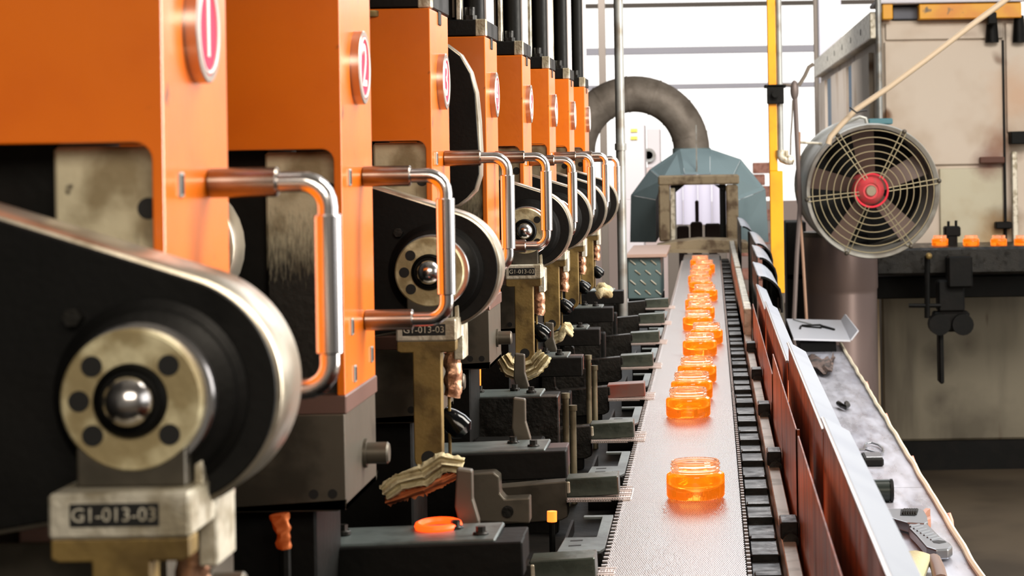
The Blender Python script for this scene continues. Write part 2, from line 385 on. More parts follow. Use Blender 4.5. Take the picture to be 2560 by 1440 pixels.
# rounded lip under mouth
mb = MB()
pts = [(1636, 628), (1640, 614), (1690, 604), (1745, 598), (1820, 600), (1868, 606), (1878, 618), (1878, 628)]
mb.prism(pxpoly(pts, 9.05), 9.05, 9.3, bev=.004); mb.prism(pxpoly([(1628, 624), (1880, 624), (1880, 632), (1625, 632)], 9.03), 9.02, 9.3)
solo(mb, 'furnace_lip', m_fire, 'worn grey rounded lip below the square mouth', 'lip')
mb = MB(); bbox_px(mb, 1966, 555, 2016, 700, 9.45, .3); mb.box(Xp(1966, 9.45, 600), Xp(2016, 9.45, 600), 9.45, 9.75, -1.5, Zp(690, 9.45), 0)
solo(mb, 'shade_block', m_bed, 'black block put in for shade between the yellow post and the drum', 'cabinet')  # black block added where the drum's shade lies
# objects seen through the mouth
t = thing('glazed_screen', 'pale lavender glazed screen seen through the furnace mouth', 'screen', (Xp(1745, 13), 13, -1.5)); off = t.location - Vector((0, 0, CZ))
for x0, x1 in [(1676, 1706), (1709, 1743), (1746, 1778), (1781, 1815)]:
    mb = MB(); bbox_px(mb, x0, 430, x1, 562, 13, .03, .002); mb.build('pane', m_lav, t, off)
mb = MB(); bbox_px(mb, 1672, 562, 1820, 1015, 13, .06); mb.build('base_panel', m_beamd, t, off)
mb = MB(); bbox_px(mb, 1672, 426, 1820, 431, 12.98, .06, .001)
for x in (1707.5, 1744.5, 1779.5): bbox_px(mb, x - 1, 428, x + 1, 562, 12.98, .05, 0)
mb.build('mullion_frame', m_beam, t, off)
for (x0, y0, x1, y1, lb) in [(1738, 502, 1747, 600, 'narrow dark upright bar in the furnace mouth'), (1692, 566, 1722, 605, 'low dark block at the left inside the furnace mouth'), (1726, 556, 1756, 605, 'low dark block in the middle inside the furnace mouth'), (1762, 560, 1802, 605, 'reddish dark block at the right inside the furnace mouth')]:
    mb = MB(); bbox_px(mb, x0, y0, x1, y1, 10.6 if x0 != 1738 else 10.8, .12, .008)
    z = min(v.z for v in mb.v); bb = ctr(mb); mb.box(bb.x - .02, bb.x + .02, bb.y - .04, bb.y + .04, -1.5, z + .01, 0)
    solo(mb, 'furnace_block', mat('dim_brown', (74, 58, 56), .7), lb, 'block')

# curved duct
t = thing('exhaust_duct', 'big curved grey-brown exhaust duct arching above the hood', 'duct', (Xp(1590, 10.1), 10.1, Zp(380, 10.1))); off = t.location - Vector((0, 0, CZ))
C = Wp(1586, 378, 10.62); k = 10.62 / F
mb = MB(); mb.tube([C + Vector((math.cos(a) * 143 * k, 0, math.sin(a) * 143 * k)) for a in [PI * i / 28 for i in range(-3, 30)]], 45 * k, 20); mb.build('elbow', m_duct, t, off)
mb = MB(); a = C + Vector((143 * k, 0, -.01)); mb.cyl(a + Vector((0, 0, -.02)), a + Vector((0, 0, .02)), 48 * k, seg=24); mb.build('collar', m_hood, t, off)
for i in range(6):
    an = PI * (.08 + i * .15); c = C + Vector((math.cos(an) * 143 * k, 0, math.sin(an) * 143 * k)); d = Vector((-math.sin(an), 0, math.cos(an)))
    mb = MB(); mb.cyl(c - d * .004, c + d * .004, 46.2 * k, seg=24); mb.build('seam_ring', m_duct, t, off)
mb = MB(); a = C + Vector((-143 * k, 0, 0)); mb.cyl((a.x, a.y, -1.5), a, 40 * k, seg=20); mb.build('downpipe', m_duct, t, off)

# tread-plate box left of belt end
t = thing('tread_box', 'teal tread-plate box with a pinkish top left of the belt end', 'box', (Xp(1622, 7.4), 7.4, -1.5)); off = t.location - Vector((0, 0, CZ))
mb = MB(); bbox_px(mb, 1568, 640, 1652, 748, 7.4, .5); mb.build('body', m_tread, t, off)
mb = MB(); a = Wp(1568, 640, 7.4); b = Wp(1652, 640, 7.4); mb.box(a.x - .004, b.x + .02, 7.38, 8.1, a.z - .006, a.z + .006, .002); mb.build('lid', mat('pinkish_top', (190, 160, 146), .5, .3), t, off)
mb = MB(); mb.box(a.x, b.x, 7.45, 7.9, -1.5, Zp(748, 7.4), 0); mb.build('leg_frame', m_bed, t, off)
for r in range(4):
    for c in range(3):
        p = Wp(1582 + c * 26 + (r % 2) * 12, 656 + r * 25, 7.398)
        if p.x > Xp(1648, 7.4): continue
        mb = MB(); mb.box(-.012, .012, -.002, .002, -.002, .002, .001, Matrix.Translation(p) @ Matrix.Rotation(-.7 + 1.57 * 0, 4, 'Y').inverted()); mb.build('tread_bar', m_cast, t, off)

# galvanised vertical pipe
t = thing('riser_pipe', 'tall galvanised vertical pipe just beyond the press line', 'pipe', (Xp(1560, 5.9, 700), 5.9, -1.5)); off = t.location - Vector((0, 0, CZ))
x = Xp(1547, 5.9, 100); mb = MB(); mb.cyl((x, 5.9, -1.5), (x, 5.9, 1.6), .0125, seg=20); mb.build('pipe', m_pipe, t, off)
mb = MB(); mb.cyl((x, 5.9, Zp(355, 5.9)), (x, 5.9, Zp(372, 5.9)), .0155, seg=20); mb.build('coupling', m_pipe, t, off)

# yellow post with conduit, clamp, elbow
D = 7.4
t = thing('yellow_post', 'tall worn yellow steel post with a grey conduit clamped to it', 'post', (Xp(1950, D, 600), D, -1.5)); off = t.location - Vector((0, 0, CZ))
x0, x1 = Xp(1921, D, 200), Xp(1944, D, 200); zt = 2.0; zb = Zp(736, D)
mb = MB(); mb.box(x0 - .001, x0 + .0425, D, D + .05, zb, Zp(430, D), .002); mb.box(x0 - .001, x0 + .026, D, D + .05, Zp(430, D), zt, .002); mb.build('post', m_yellow, t, off)
mb = MB(); mb.box(x0 + .002, x0 + .04, D + .002, D + .045, -1.5, zb, .001); mb.build('foot', m_block, t, off)
mb = MB(); xc = x0 + .037; mb.cyl((xc, D + .01, Zp(400, D)), (xc, D + .01, zt), .0105, seg=14); mb.build('conduit', m_pipe, t, off)
mb = MB(); zc = Zp(236, D, 1930)
mb.box(x0 - .014, x0 + .058, D - .012, D + .06, zc + .022, zc + .032, .002); mb.box(x0 - .006, x0 + .05, D - .012, D - .004, zc - .032, zc + .03, .002)
mb.cyl((x0 + .022, D - .03, zc), (x0 + .022, D - .01, zc), .012, seg=10); mb.build('clamp', m_bed, t, off)
mb = MB(); p = Vector((xc, D - .004, Zp(398, D, 1960))); mb.tube([p + Vector((0, 0, .03)), p + Vector((0, 0, .012)), p + Vector((.006, 0, .002)), p + Vector((.02, 0, -.004)), p + Vector((.04, 0, -.004))], .015, 12)
mb.ball(p + Vector((.028, 0, -.003)), .017); mb.cyl(p + Vector((.018, 0, -.005)), p + Vector((.018, 0, .03)), .007, seg=10); mb.build('elbow_fitting', m_cast, t, off)
# hanging rods right of post
for (pts, r, lb, nm, m) in [
    ([(1986, 206), (1988, 250), (1995, 400), (2000, 520), (1992, 640), (1985, 795)], .009, 'long grey hanging bar just right of the yellow post', 'hanging_bar', mat('rod_pinkish', (120, 108, 104), .5, .3)),
    ([(1998, 330), (1996, 480), (2006, 620), (2016, 795)], .006, 'thin pinkish hanging rod leaning right beside the grey bar', 'hanging_rod', mat('rod_tan', (168, 134, 112), .5, .2)),
    ([(1936, 212), (1965, 212), (1986, 214)], .005, 'short horizontal hook linking the yellow post to the hanging bar', 'hook_rod', m_beamd),
    ([(1997, 214), (2012, 190), (2022, 168), (2034, 160)], .007, 'bent dark strap reaching up right from the hanging bar', 'bent_strap', m_beamd),
    ([(1982, 250), (1980, 300), (1977, 340), (1976, 398)], .003, 'thin dark wire hanging next to the post clamp', 'wire', m_beamd)]:
    mb = MB(); P = [Wp(x, y, 8.35) for x, y in pts]
    if nm in ('hanging_bar', 'hanging_rod'): P.append(Vector((P[-1].x, 8.35, -1.5)))
    if nm == 'hanging_bar': mb.ball(P[0] + Vector((0, 0, -.03)), .016, (1, 1, 2.4))
    mb.tube(P, r, 8); solo(mb, nm, m, lb, 'rod' if nm != 'wire' else 'wire')

# ------------------------------------------------------------------ furnace (right)
KD = 10.0
t = thing('annealing_furnace', 'large cream stained furnace body filling the right background', 'furnace', (1.3, 10.2, -1.5)); off = t.location - Vector((0, 0, CZ))
xl = Xp(2206, KD, 300); xr = 2.4
zt = Zp(50, KD, 2300); zb = Zp(640, KD)
mb = MB(); mb.box(xl, xr, KD, 15.5, zb, zt, .01); mb.build('body', m_kiln, t, off)
def spots(m, pts, off):
    nt = m.node_tree; b = nt.nodes['Principled BSDF']; src = b.inputs['Base Color'].links[0].from_socket
    tc = nt.nodes.new('ShaderNodeTexCoord'); nz = nt.nodes.new('ShaderNodeTexNoise'); nz.inputs['Scale'].default_value = 9; nz.inputs['Detail'].default_value = 5
    nt.links.new(tc.outputs['Object'], nz.inputs['Vector'])
    for (p, r_, col, st) in pts:
        d = nt.nodes.new('ShaderNodeVectorMath'); d.operation = 'DISTANCE'; d.inputs[1].default_value = p - off
        nt.links.new(tc.outputs['Object'], d.inputs[0])
        ma = nt.nodes.new('ShaderNodeMath'); ma.operation = 'MULTIPLY_ADD'; ma.inputs[1].default_value = r_ * 1.2
        nt.links.new(nz.outputs[0], ma.inputs[0]); nt.links.new(d.outputs['Value'], ma.inputs[2])
        mr = nt.nodes.new('ShaderNodeMapRange'); mr.inputs[1].default_value = r_ * 1.7; mr.inputs[2].default_value = r_ * .7
        mr.inputs[3].default_value = 0; mr.inputs[4].default_value = st; nt.links.new(ma.outputs[0], mr.inputs[0])
        mx = nt.nodes.new('ShaderNodeMix'); mx.data_type = 'RGBA'; mx.inputs[7].default_value = lin(col)
        nt.links.new(src, mx.inputs[6]); nt.links.new(mr.outputs[0], mx.inputs[0]); src = mx.outputs[2]
    nt.links.new(src, b.inputs['Base Color'])
m_door = mat('kiln_door', (196, 190, 166), .5, .1, col2=(160, 136, 96), scale=3, thr=(.5, .75))
SP = [(Wp(2480, 400, KD), .10, (120, 66, 50), .9), (Wp(2500, 350, KD), .09, (150, 96, 60), .7), (Wp(2505, 560, KD), .10, (96, 70, 44), .9), (Wp(2490, 600, KD), .14, (170, 130, 70), .7),
      (Wp(2375, 600, KD), .07, (190, 176, 120), .6), (Wp(2492, 85, KD), .05, (70, 62, 56), .95), (Wp(2545, 90, KD), .045, (84, 52, 40), .9), (Wp(2540, 240, KD), .16, (206, 160, 122), .6)]
spots(m_kiln, SP, off); spots(m_door, SP, off)
spots(m_kilnl, [(Wp(2352, 900, 10.4), .09, (60, 50, 38), .8), (Wp(2350, 1000, 10.4), .08, (60, 50, 38), .7), (Wp(2420, 860, 10.4), .07, (70, 60, 44), .6), (Wp(2440, 1080, 10.4), .2, (72, 64, 50), .7)], off)
def fpanel(x0, y0, x1, y1, d, th, m, nm='face_panel', b=.004):
    mb = MB(); bbox_px(mb, x0, y0, x1, y1, d, th, b); return mb.build(nm, m, t, off)
fpanel(2214, 102, 2508, 412, KD - .02, .02, m_kiln); fpanel(2214, 56, 2508, 98, KD - .02, .02, m_kiln)
fpanel(2350, 420, 2508, 612, KD - .02, .02, m_door)
fpanel(2516, 56, 2640, 330, KD - .02, .02, m_kiln)
fpanel(2531, 378, 2545, 612, KD - .06, .04, m_cast, 'post_strip')
fpanel(2509, 100, 2514, 610, KD - .03, .03, m_bed, 'seam_strip', 0)
fpanel(2528, 328, 2600, 360, KD - .1, .1, m_bed, 'bracket'); fpanel(2490, 555, 2530, 572, KD - .08, .08, m_bed, 'bracket')
fpanel(2450, 392, 2512, 408, KD - .05, .05, mat('scorched', (96, 62, 50), .7), 'scorched_bar')
for x in (2480, 2548):
    p = Wp(x, 78, KD - .05); mb = MB(); mb.cyl(p + Vector((0, 0, .07)), p + Vector((0, 0, -.05)), .022, .03, seg=12); mb.build('hanger', m_bed, t, off)
# yellow beam on top
fpanel(2206, 6, 2232, 48, KD - .1, .3, m_yellow, 'top_beam'); fpanel(2298, 8, 2554, 46, KD - .1, .3, m_yellow, 'top_beam')
fpanel(2232, 18, 2298, 48, KD - .02, .3, mat('recess_box', (96, 100, 112), .6), 'recess_box'); fpanel(2190, -4, 2560, 6, KD - .12, .4, m_beam, 'top_plate')
fpanel(2470, 30, 2492, 60, KD - .14, .05, m_bed, 'lifting_lug')
# side wall strips
for (x0, x1, m) in [(2041, 2072, m_kiln), (2088, 2126, m_kiln), (2141, 2186, m_kiln), (2074, 2086, m_blue), (2128, 2139, m_blue)]:
    d0, d1 = xl * F / (x1 - PX), min(15.4, xl * F / (x0 - PX)); th = .02 if m is m_kiln else .008
    mb = MB(); mb.box(xl - th, xl, d0, d1, zb, zt - .12, .002); mb.build('side_panel', m, t, off)
mb = MB(); mb.box(xl - .05, xl, 10.0, 15.3, zt - .08, zt + .04, .004); mb.build('top_flange', m_cast, t, off)
for i in range(5):
    mb = MB(); y = 10.6 + i * .75; mb.cyl((xl - .052, y, zt - .02), (xl - .045, y, zt - .02), .016, seg=10); mb.build('flange_hole', m_hole, t, off)
mb = MB(); xx = Xp(2189, 10.1, 300); mb.cyl((xx, 9.84, Zp(330, 10)), (xx, 9.84, 1.2), .013, seg=12); solo(mb, 'furnace_pipe', m_pipe, 'slim grey vertical pipe at the left corner of the furnace', 'pipe')
# table and lower body
t2 = t
fpanel(2190, 618, 2640, 686, KD - .5, .5, m_dark, 'ledge_beam', .01); fpanel(2190, 690, 2640, 744, KD - .2, .4, m_bed, 'dark_rail')  # plain dark band below the ledge beam
t = t2
mb = MB(); mb.box(Xp(2206, 10.4, 900), xr, 10.4, 12, -1.36, Zp(735, 10.4), .01); mb.build('lower_panel', m_kilnl, t, off)
mb = MB(); mb.box(Xp(2206, 10.3, 900), xr, 10.42, 12, -1.5, -1.355, 0); mb.build('plinth', m_bed, t, off)
mb = MB(); mb.box(Xp(2194, 10, 800), Xp(2207, 10, 800), 10.2, 10.4, -1.5, Zp(695, 10.2), .003); mb.build('corner_post', mat('beige_post', (196, 172, 140), .6), t, off)
t = thing('ledge_clamp', 'black clamp bracket hanging below the furnace ledge', 'clamp', (Xp(2395, 9.4), 9.4, Zp(760, 9.4))); off = t.location - Vector((0, 0, CZ))
for (x0, y0, x1, y1, nm) in [(2370, 640, 2432, 720, 'jaw'), (2345, 700, 2412, 780, 'bracket'), (2335, 780, 2425, 830, 'roller_block'), (2348, 825, 2360, 960, 'stem')]:
    mb = MB(); bbox_px(mb, x0, y0, x1, y1, 9.42 if nm != 'jaw' else 9.38, .1, .008); mb.build(nm, m_bed, t, off)
for x in (2350, 2408):
    p = Wp(x, 812, 9.38); mb = MB(); mb.lathe([(.045, 0), (.045, .08)], (p.x, p.y, p.z), 'y', 16); mb.build('roller', m_bed, t, off)
t = thing('hand_valve', 'dark hand valve with a cross handle left of the black clamp', 'valve', (Xp(2318, 9.4), 9.4, Zp(790, 9.4))); off = t.location - Vector((0, 0, CZ))
mb = MB(); mb.cyl(Wp(2318, 640, 9.4), Wp(2318, 795, 9.4), .012, seg=8); mb.build('spindle', m_bed, t, off)
mb = MB(); mb.cyl(Wp(2272, 764, 9.4), Wp(2352, 764, 9.4), .009, seg=8); mb.build('cross_handle', m_bed, t, off)
mb = MB(); p = Wp(2322, 640, 9.36); mb.ball(p, .014); mb.build('knob', m_brass, t, off)
t = thing('torch_block', 'small dark burner block on the furnace ledge behind the jars', 'burner', (Xp(2383, 9.7), 9.7, Zp(618, 9.7))); off = t.location - Vector((0, 0, CZ))
mb = MB(); bbox_px(mb, 2362, 566, 2402, 592, 9.7, .08, .006); mb.build('block', m_bed, t, off)
mb = MB(); bbox_px(mb, 2370, 590, 2394, 619, 9.7, .06, .003); mb.build('foot', m_bed, t, off)
for x in (2371, 2390): mb = MB(); mb.cyl(Wp(x, 568, 9.74), Wp(x, 548 + (x % 7), 9.74), .006, seg=8); mb.build('nozzle', m_bed, t, off)

# ------------------------------------------------------------------ hot glass jars
def jar(x, y, z, label, group, r=.035, rot=0):
    k = r / .035
    t = thing('glass_jar', label, 'jar', (x, y, z), group, rot)
    prof = [(0, .0015), (.026, .0012), (.030, 0), (.0335, .0012), (.035, .004), (.035, .0255), (.0343, .0285), (.0315, .0305), (.0288, .0313),
            (.0272, .0313), (.026, .0285), (.0262, .021), (.0245, .0165), (.018, .0135), (0, .0125)]
    mb = MB(); mb.lathe([(a * k, b * k) for a, b in prof], seg=44)
    o = mb.build('jar_body', m_jar, t)
    n = [(.0288, .0314), (.0284, .0338), (.0296, .0350), (.0298, .0360), (.0284, .0372), (.0284, .0386), (.0297, .0398), (.0298, .0408), (.0286, .0420), (.0288, .0438), (.0278, .0448), (.0268, .0440), (.0266, .0314)]
    mb = MB(); mb.lathe([(a * k, b * k) for a, b in n], seg=44, close=True)
    mb.build('threaded_neck', m_neck, t)
    return t
BZ = -.4147
def jarpx(px, rim_y): D = (.4147 - .0438) * F / (rim_y - PY + .016 * (px - PX)) - .028; return Wp(px, rim_y, D).x, D
jl = [(1738, 1145), (1720, 967), (1729, 928), (1742, 891), (1749, 832), (1766, 806), (1744, 776), (1751, 752), (1746, 734), (1762, 711), (1752, 692), (1748, 677), (1752, 663), (1761, 650), (1750, 639)]
xi, yi = jarpx(1738, 1145)
where = ['nearest glowing orange glass jar standing alone on the belt', 'front jar of the close row of three, behind the lone jar', 'middle jar of the close row of three on the belt', 'rear jar of the close row of three on the belt']
for i, (px, ry) in enumerate(jl):
    x, y = jarpx(px, ry)
    lb = where[i] if i < 4 else '%s glowing orange glass jar from the front of the belt' % ORDN[i]
    jar(x, y, BZ + .0005, lb, 'glowing jars on the conveyor belt')
for i, px in enumerate((2350, 2428, 2497, 2556)):
    p = Wp(px, 618, 9.62)
    jar(p.x, 9.62, Zp(618, 9.5, px) + .001, '%s of the orange jars on the dark furnace ledge' % ['leftmost', 'second from left', 'third from left', 'rightmost, cut off by the picture edge,'][i], 'orange jars on the furnace ledge')

# ------------------------------------------------------------------ conveyor
XL, XR = -.1105, .0312
t = thing('conveyor_belt', 'woven wire mesh conveyor belt carrying the glowing jars', 'conveyor', (-.04, 5, -.449)); off = t.location - Vector((0, 0, CZ))
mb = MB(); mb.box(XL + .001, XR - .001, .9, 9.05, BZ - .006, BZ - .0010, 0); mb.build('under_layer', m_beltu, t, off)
mb = MB(); mb.box(XL - .006, XR + .004, .6, 9.0, -.449, BZ - .0062, .002); mb.build('belt_bed', m_bed, t, off)
vs = []; fs = []; px_, py_ = .00222, .0128; nx = int((XR - XL) / px_)
ny = int((9.05 - 1.9) / (py_ / 2))
for j in range(ny):
    y = 1.9 + j * py_ / 2
    for i in range(nx):
        x = XL + (i + (.5 if j % 2 else 0)) * px_ + random.uniform(-.00006, .00006)
        a = px_ * .45; b = py_ * .33; n = len(vs); h = BZ; tl = random.uniform(-.00006, .00006)
        vs += [(x - a, y, h - .00012), (x, y - b, h - .0002), (x + a, y, h - .00012 + tl), (x, y + b, h - .00016), (x, y, h - tl)]
        fs += [(n, n + 1, n + 4), (n + 1, n + 2, n + 4), (n + 2, n + 3, n + 4), (n + 3, n, n + 4)]
me = bpy.data.meshes.new('wire_weave'); me.from_pydata([(a - off.x, b - off.y, c - off.z) for a, b, c in vs], [], fs); me.materials.append(m_belt)
o = bpy.data.objects.new('wire_weave', me); COL.objects.link(o); o.parent = t; o['kind'] = 'stuff'
mb = MB()
for i in range(300):
    y = 1.95 + i * .022
    mb.box(XL - .006, XL + .003, y, y + .005, BZ - .0025, BZ - .0008, 0); mb.box(XR - .001, XR + .003, y, y + .004, BZ - .0045, BZ - .001, 0)
mb.build('edge_loops', m_belt, t, off, 'stuff')
t = thing('belt_stand', 'dark steel stand carrying the wire belt', 'stand', (-.04, 5, -1.5)); off = t.location - Vector((0, 0, CZ))
mb = MB(); mb.box(-.112, .085, .6, 8.9, -.56, -.451, .003); mb.build('side_beam', m_bed, t, off)
mb = MB(); pass
for y in (1.2, 4.2, 7.5):
    mb = MB(); mb.box(-.08, .08, y, y + .08, -1.5, -.555, .003); mb.build('leg', m_bed, t, off)
# chain of blocks
t = thing('drive_chain', 'greasy black block chain running along the belt right edge', 'chain', (.054, 4, -.45)); off = t.location - Vector((0, 0, CZ))
y = 1.55; i = 0
while y < 8.6:
    mb = MB(); L = .20 if y < 5 else .26
    h = random.uniform(-.002, .002)
    mb.box(.035, .066, y + .004, y + L * .5, -.45, -.426 + h, .0015); mb.box(.0355, .0655, y + L * .52, y + L, -.45, -.422 + h, .0015); mb.box(.0365, .0645, y + L * .95, y + L + .012, -.45, -.4195 + h, .0015)
    mb.build('chain_block', m_dark, t, off)
    mb = MB(); mb.box(.0355, .0655, y + L * .46, y + L * .55, -.43, -.4195 + h, .0015); mb.build('cross_lug', m_dark, t, off)
    y += L + .03; i += 1
t = thing('guide_rail', 'worn pale flat guide rail right of the black chain', 'rail', (.075, 4, -.45)); off = t.location - Vector((0, 0, CZ))
mb = MB(); mb.box(.067, .0815, 1.3, 6.2, -.45, -.402, .001); mb.build('rail', m_strip, t, off)
for i in range(8):
    y = 1.77 + i * .54
    mb = MB(); mb.box(.066, .0845, y, y + .05, -.4018, -.384, .0015); mb.build('clamp_block', m_dark, t, off)
    mb = MB(); mb.cyl((.0765, y - .012, -.402), (.0765, y + .01, -.402), .0082, seg=12); mb.build('bolt', m_dark, t, off)
for i, (y0, y1) in enumerate([(4.9, 6.6), (6.7, 8.6)]):
    mb = MB(); mb.box(.067, .085, y0, y1, -.45, -.345, .002); mb.build('end_plate', m_cast, t, off)
# guard sheets
def guard(y0, y1, x, ztop, w_, label, dz=0.0):
    t = thing('guard_sheet', label, 'guard', (x, (y0 + y1) / 2, -.56), 'guard sheets along the belt'); off = t.location - Vector((0, 0, CZ))
    mb = MB(); mb.box(x, x + .0022, y0, y1, -.56, ztop, .0004); mb.build('side_sheet', m_brown, t, off)
    mb = MB(); q = [(x - .0035, ztop + .010), (x + .001, ztop + .0005), (x + .0035, ztop - .001), (x + w_, ztop - .010), (x + w_ + .002, ztop - .0085), (x + .004, ztop + .0018), (x + .0005, ztop + .0015), (x - .0022, ztop + .0105)]
    q = [(x, ztop), (x + .002, ztop + .001), (x + w_, ztop - .012 + dz), (x + w_ + .004, ztop - .03), (x + w_ + .002, ztop - .03), (x + w_ - .002, ztop - .014 + dz), (x + .002, ztop - .002)]
    mb.prism(q, y0 - .01, y1 + .02); mb.build('bent_top', m_sheet, t, off)
    mb = MB(); mb.cyl((x, y0 - .012, ztop), (x, y1 + .02, ztop), .0018, seg=8); mb.build('rolled_edge', m_chrome, t, off)
guard(.75, 2.06, .100, -.250, .025, 'nearest bent guard sheet, warm brown inside, pale blue top')
guard(2.10, 3.02, .101, -.262, .024, 'second bent guard sheet with its seam beside the ring clip')
guard(3.06, 4.23, .0995, -.288, .023, 'third bent guard sheet, overlapping the end of the second')
guard(4.27, 5.04, .0995, -.303, .022, 'fourth and farthest straight guard sheet beside the tray')
for (y0, y1, lb) in [(1.5, 2.35, 'nearest inner brown board between rail and guard sheets'), (2.4, 3.3, 'second inner brown board between rail and guard sheets'), (3.35, 4.9, 'third inner brown board between rail and guard sheets')]:
    mb = MB(); mb.box(.0865, .0885, y0, y1, -.56, -.30 if y0 < 3 else -.335, .0004); mb.box(.0865, .091, y0, y0 + .006, -.56, -.30 if y0 < 3 else -.335, .0004)
    solo(mb, 'inner_board', m_brown, lb, 'board', 'inner boards along the belt')
# arched covers farther on
cov = [(5.1, 5.7, 0), (5.75, 6.45, 0), (6.5, 7.4, 0), (7.5, 8.4, 0)]
for i, (y0, y1, _) in enumerate(cov):
    t = thing('arched_cover', '%s curved pale sheet cover with a black edge along the belt' % ['nearest', 'second', 'third', 'farthest'][i], 'cover', (.12, y0, -.4), 'curved sheet covers'); off = t.location - Vector((0, 0, CZ))
    xa = [.110, .122, .132, .104][i]; zt_ = [-.292, -.280, -.275, -.258][i]; wd = [.042, .038, .038, .036][i]
    pr = [(xa - .006, zt_ + .008)] + [(xa + wd * s, zt_ + .006 - .028 * s ** 2) for s in [0, .2, .4, .6, .75, .88, 1]] + [(xa + wd + .004, zt_ - .04), (xa + wd + .005, zt_ - .075)]
    th = [(a - .0015, b - .002) for a, b in pr][::-1]
    mb = MB(); mb.prism(pr + th, y0, y1 + .03); mb.build('cover_sheet', m_sheet, t, off)
    mb = MB(); mb.tube([(a, y0 - .002, b - .003) for a, b in pr[1:]], .003, 6); mb.build('edge_strip', m_bed, t, off)
    mb = MB(); mb.box(xa - .008, xa - .005, y0, y1, -.56, zt_ + .008, .0005); mb.build('side_plate', m_dark, t, off)
    mb = MB(); mb.box(xa + wd - .005, xa + wd, y0 + .02, y1, -.56, zt_ - .045, .0005); mb.build('outer_plate', m_bed, t, off)

# ------------------------------------------------------------------ bench and tools
BN = -.70
t = thing('work_bench', 'long zinc-topped bench with a corded edge right of the guard', 'bench', (.3, 5.6, -1.5)); off = t.location - Vector((0, 0, CZ))
def bx(y): return (.425 + (y - 3.7) * .006)
y0, ym, y1 = 3.0, 4.62, 8.0
for a, b in ((y0, ym - .002), (ym + .002, y1)):
    mb = MB(); mb.prism([(.272, a), (bx(a), a), (bx(b), b), (.272, b)], BN - .004, BN, 'z'); mb.build('top_sheet', m_bench, t, off)
mb = MB(); mb.tube([(bx(y0 + i * .05) + .002 + .004 * noise.noise(Vector((i * .3, 0, 0))), y0 + i * .05, BN + .006) for i in range(101)], .0055, 6); mb.build('edge_cord', m_rope, t, off)
mb = MB(); mb.box(.28, .42, y0, y1, BN - .06, BN - .005, .002); mb.build('apron', m_bed, t, off)
for x in (.30, .39):
    for y in (3.2, 7.8):
        mb = MB(); mb.box(x - .02, x + .02, y - .02, y + .02, -1.5, BN - .05, .002); mb.build('leg', m_bed, t, off)
for i, (px, py) in enumerate([(2283, 1165), (2376, 1312), (2217, 1055), (2168, 973), (2120, 905)]):
    D = .72 * F / (py - PY); p = Wp(px, py, D)
    mb = MB(); mb.tube([p + Vector((-.004, 0, -.05)), p + Vector((.001, 0, -.01)), p + Vector((0, 0, .008)), p + Vector((-.004, 0, .022))], .0075, 10, rf=lambda s: .008 - .003 * s)
    mb.build('edge_peg', m_grip, t, off)
# tray
t = thing('tray', 'white metal tray with an upturned right side holding pliers', 'tray', tuple(Wp(2050, 848, 7.9))); off = t.location - Vector((0, 0, CZ))
a, b, c, d = Wp(1984, 846, 7.7), Wp(2126, 850, 7.7), Wp(2102, 800, 8.2), Wp(1966, 797, 8.2)
e, f_ = Wp(2144, 826, 7.7), Wp(2112, 785, 8.2); dn = Vector((0, 0, -.006))
mb = MB(); mb.add([a, b, c, d, a + dn, b + dn, c + dn, d + dn], [[0, 1, 2, 3], [7, 6, 5, 4], [0, 4, 5, 1], [1, 5, 6, 2], [2, 6, 7, 3], [3, 7, 4, 0]]); mb.build('base', m_tray, t, off)
dn = Vector((.005, 0, -.002)); mb = MB(); mb.add([b, e, f_, c, b + dn, e + dn, f_ + dn, c + dn], [[0, 1, 2, 3], [7, 6, 5, 4], [0, 4, 5, 1], [1, 5, 6, 2], [2, 6, 7, 3], [3, 7, 4, 0]]); mb.build('upturned_side', m_tray, t, off)
mb = MB(); mb.box(Xp(1995, 7.9, 860), Xp(2085, 7.9, 860), 7.75, 8.1, BN, Zp(856, 7.75, 2050), .002); mb.build('support_block', m_bed, t, off)
def trayp(px, py): s = (850 - py) / 50; return Wp(px, py, 7.7 + .5 * s) + Vector((0, 0, .006))
t = thing('pliers', 'thin dark pliers lying open on the white tray', 'pliers', tuple(trayp(2050, 826))); off = t.location - Vector((0, 0, CZ))
mb = MB(); mb.tube([trayp(x, y) for x, y in [(2000, 827), (2002, 820), (2020, 822), (2052, 824), (2056, 819), (2050, 817), (2020, 818), (2004, 818)]], .004, 6); mb.build('handle', m_bed, t, off)
mb = MB(); mb.tube([trayp(x, y) for x, y in [(2054, 821), (2066, 823), (2086, 828)]], .006, 6, rf=lambda s: .007 - .003 * s); mb.build('jaw', m_bed, t, off)
mb = MB(); mb.tube([trayp(x, y) for x, y in [(1984, 803), (2000, 808), (2030, 815)]], .003, 6); mb.build('handle', m_pipe, t, off)
# scrap of leather
mb = MB(); N = 14; vs = []; fs = []
A = onZ(2012, 904, BN + .004); Bq = onZ(2086, 896, BN + .004)
for i in range(N + 1):
    for j in range(5):
        s = i / N; v = (j / 4 - .5)
        c_ = A.lerp(Bq, s); wd = .42 * (.35 + .65 * math.sin(PI * min(1, s * 1.1 + .05))) ; y = c_.y - .35 * math.sin(PI * s) + v * wd
        vs.append((c_.x, y, BN + .006 + .018 * abs(noise.noise(Vector((s * 5, v * 3, 1)))) * 2 + .02 * v * v))
for i in range(N):
    for j in range(4): a = i * 5 + j; fs.append([a, a + 1, a + 6, a + 5])
n0 = len(vs); vs += [(a, b, c - .003) for a, b, c in vs]; fs += [[q + n0 for q in f][::-1] for f in fs]
mb.add(vs, fs, True); solo(mb, 'leather_scrap', mat('leather', (112, 92, 84), .6, .2, col2=(60, 54, 52), scale=40), 'crumpled brown leather scrap on the bench behind the tools', 'scrap')
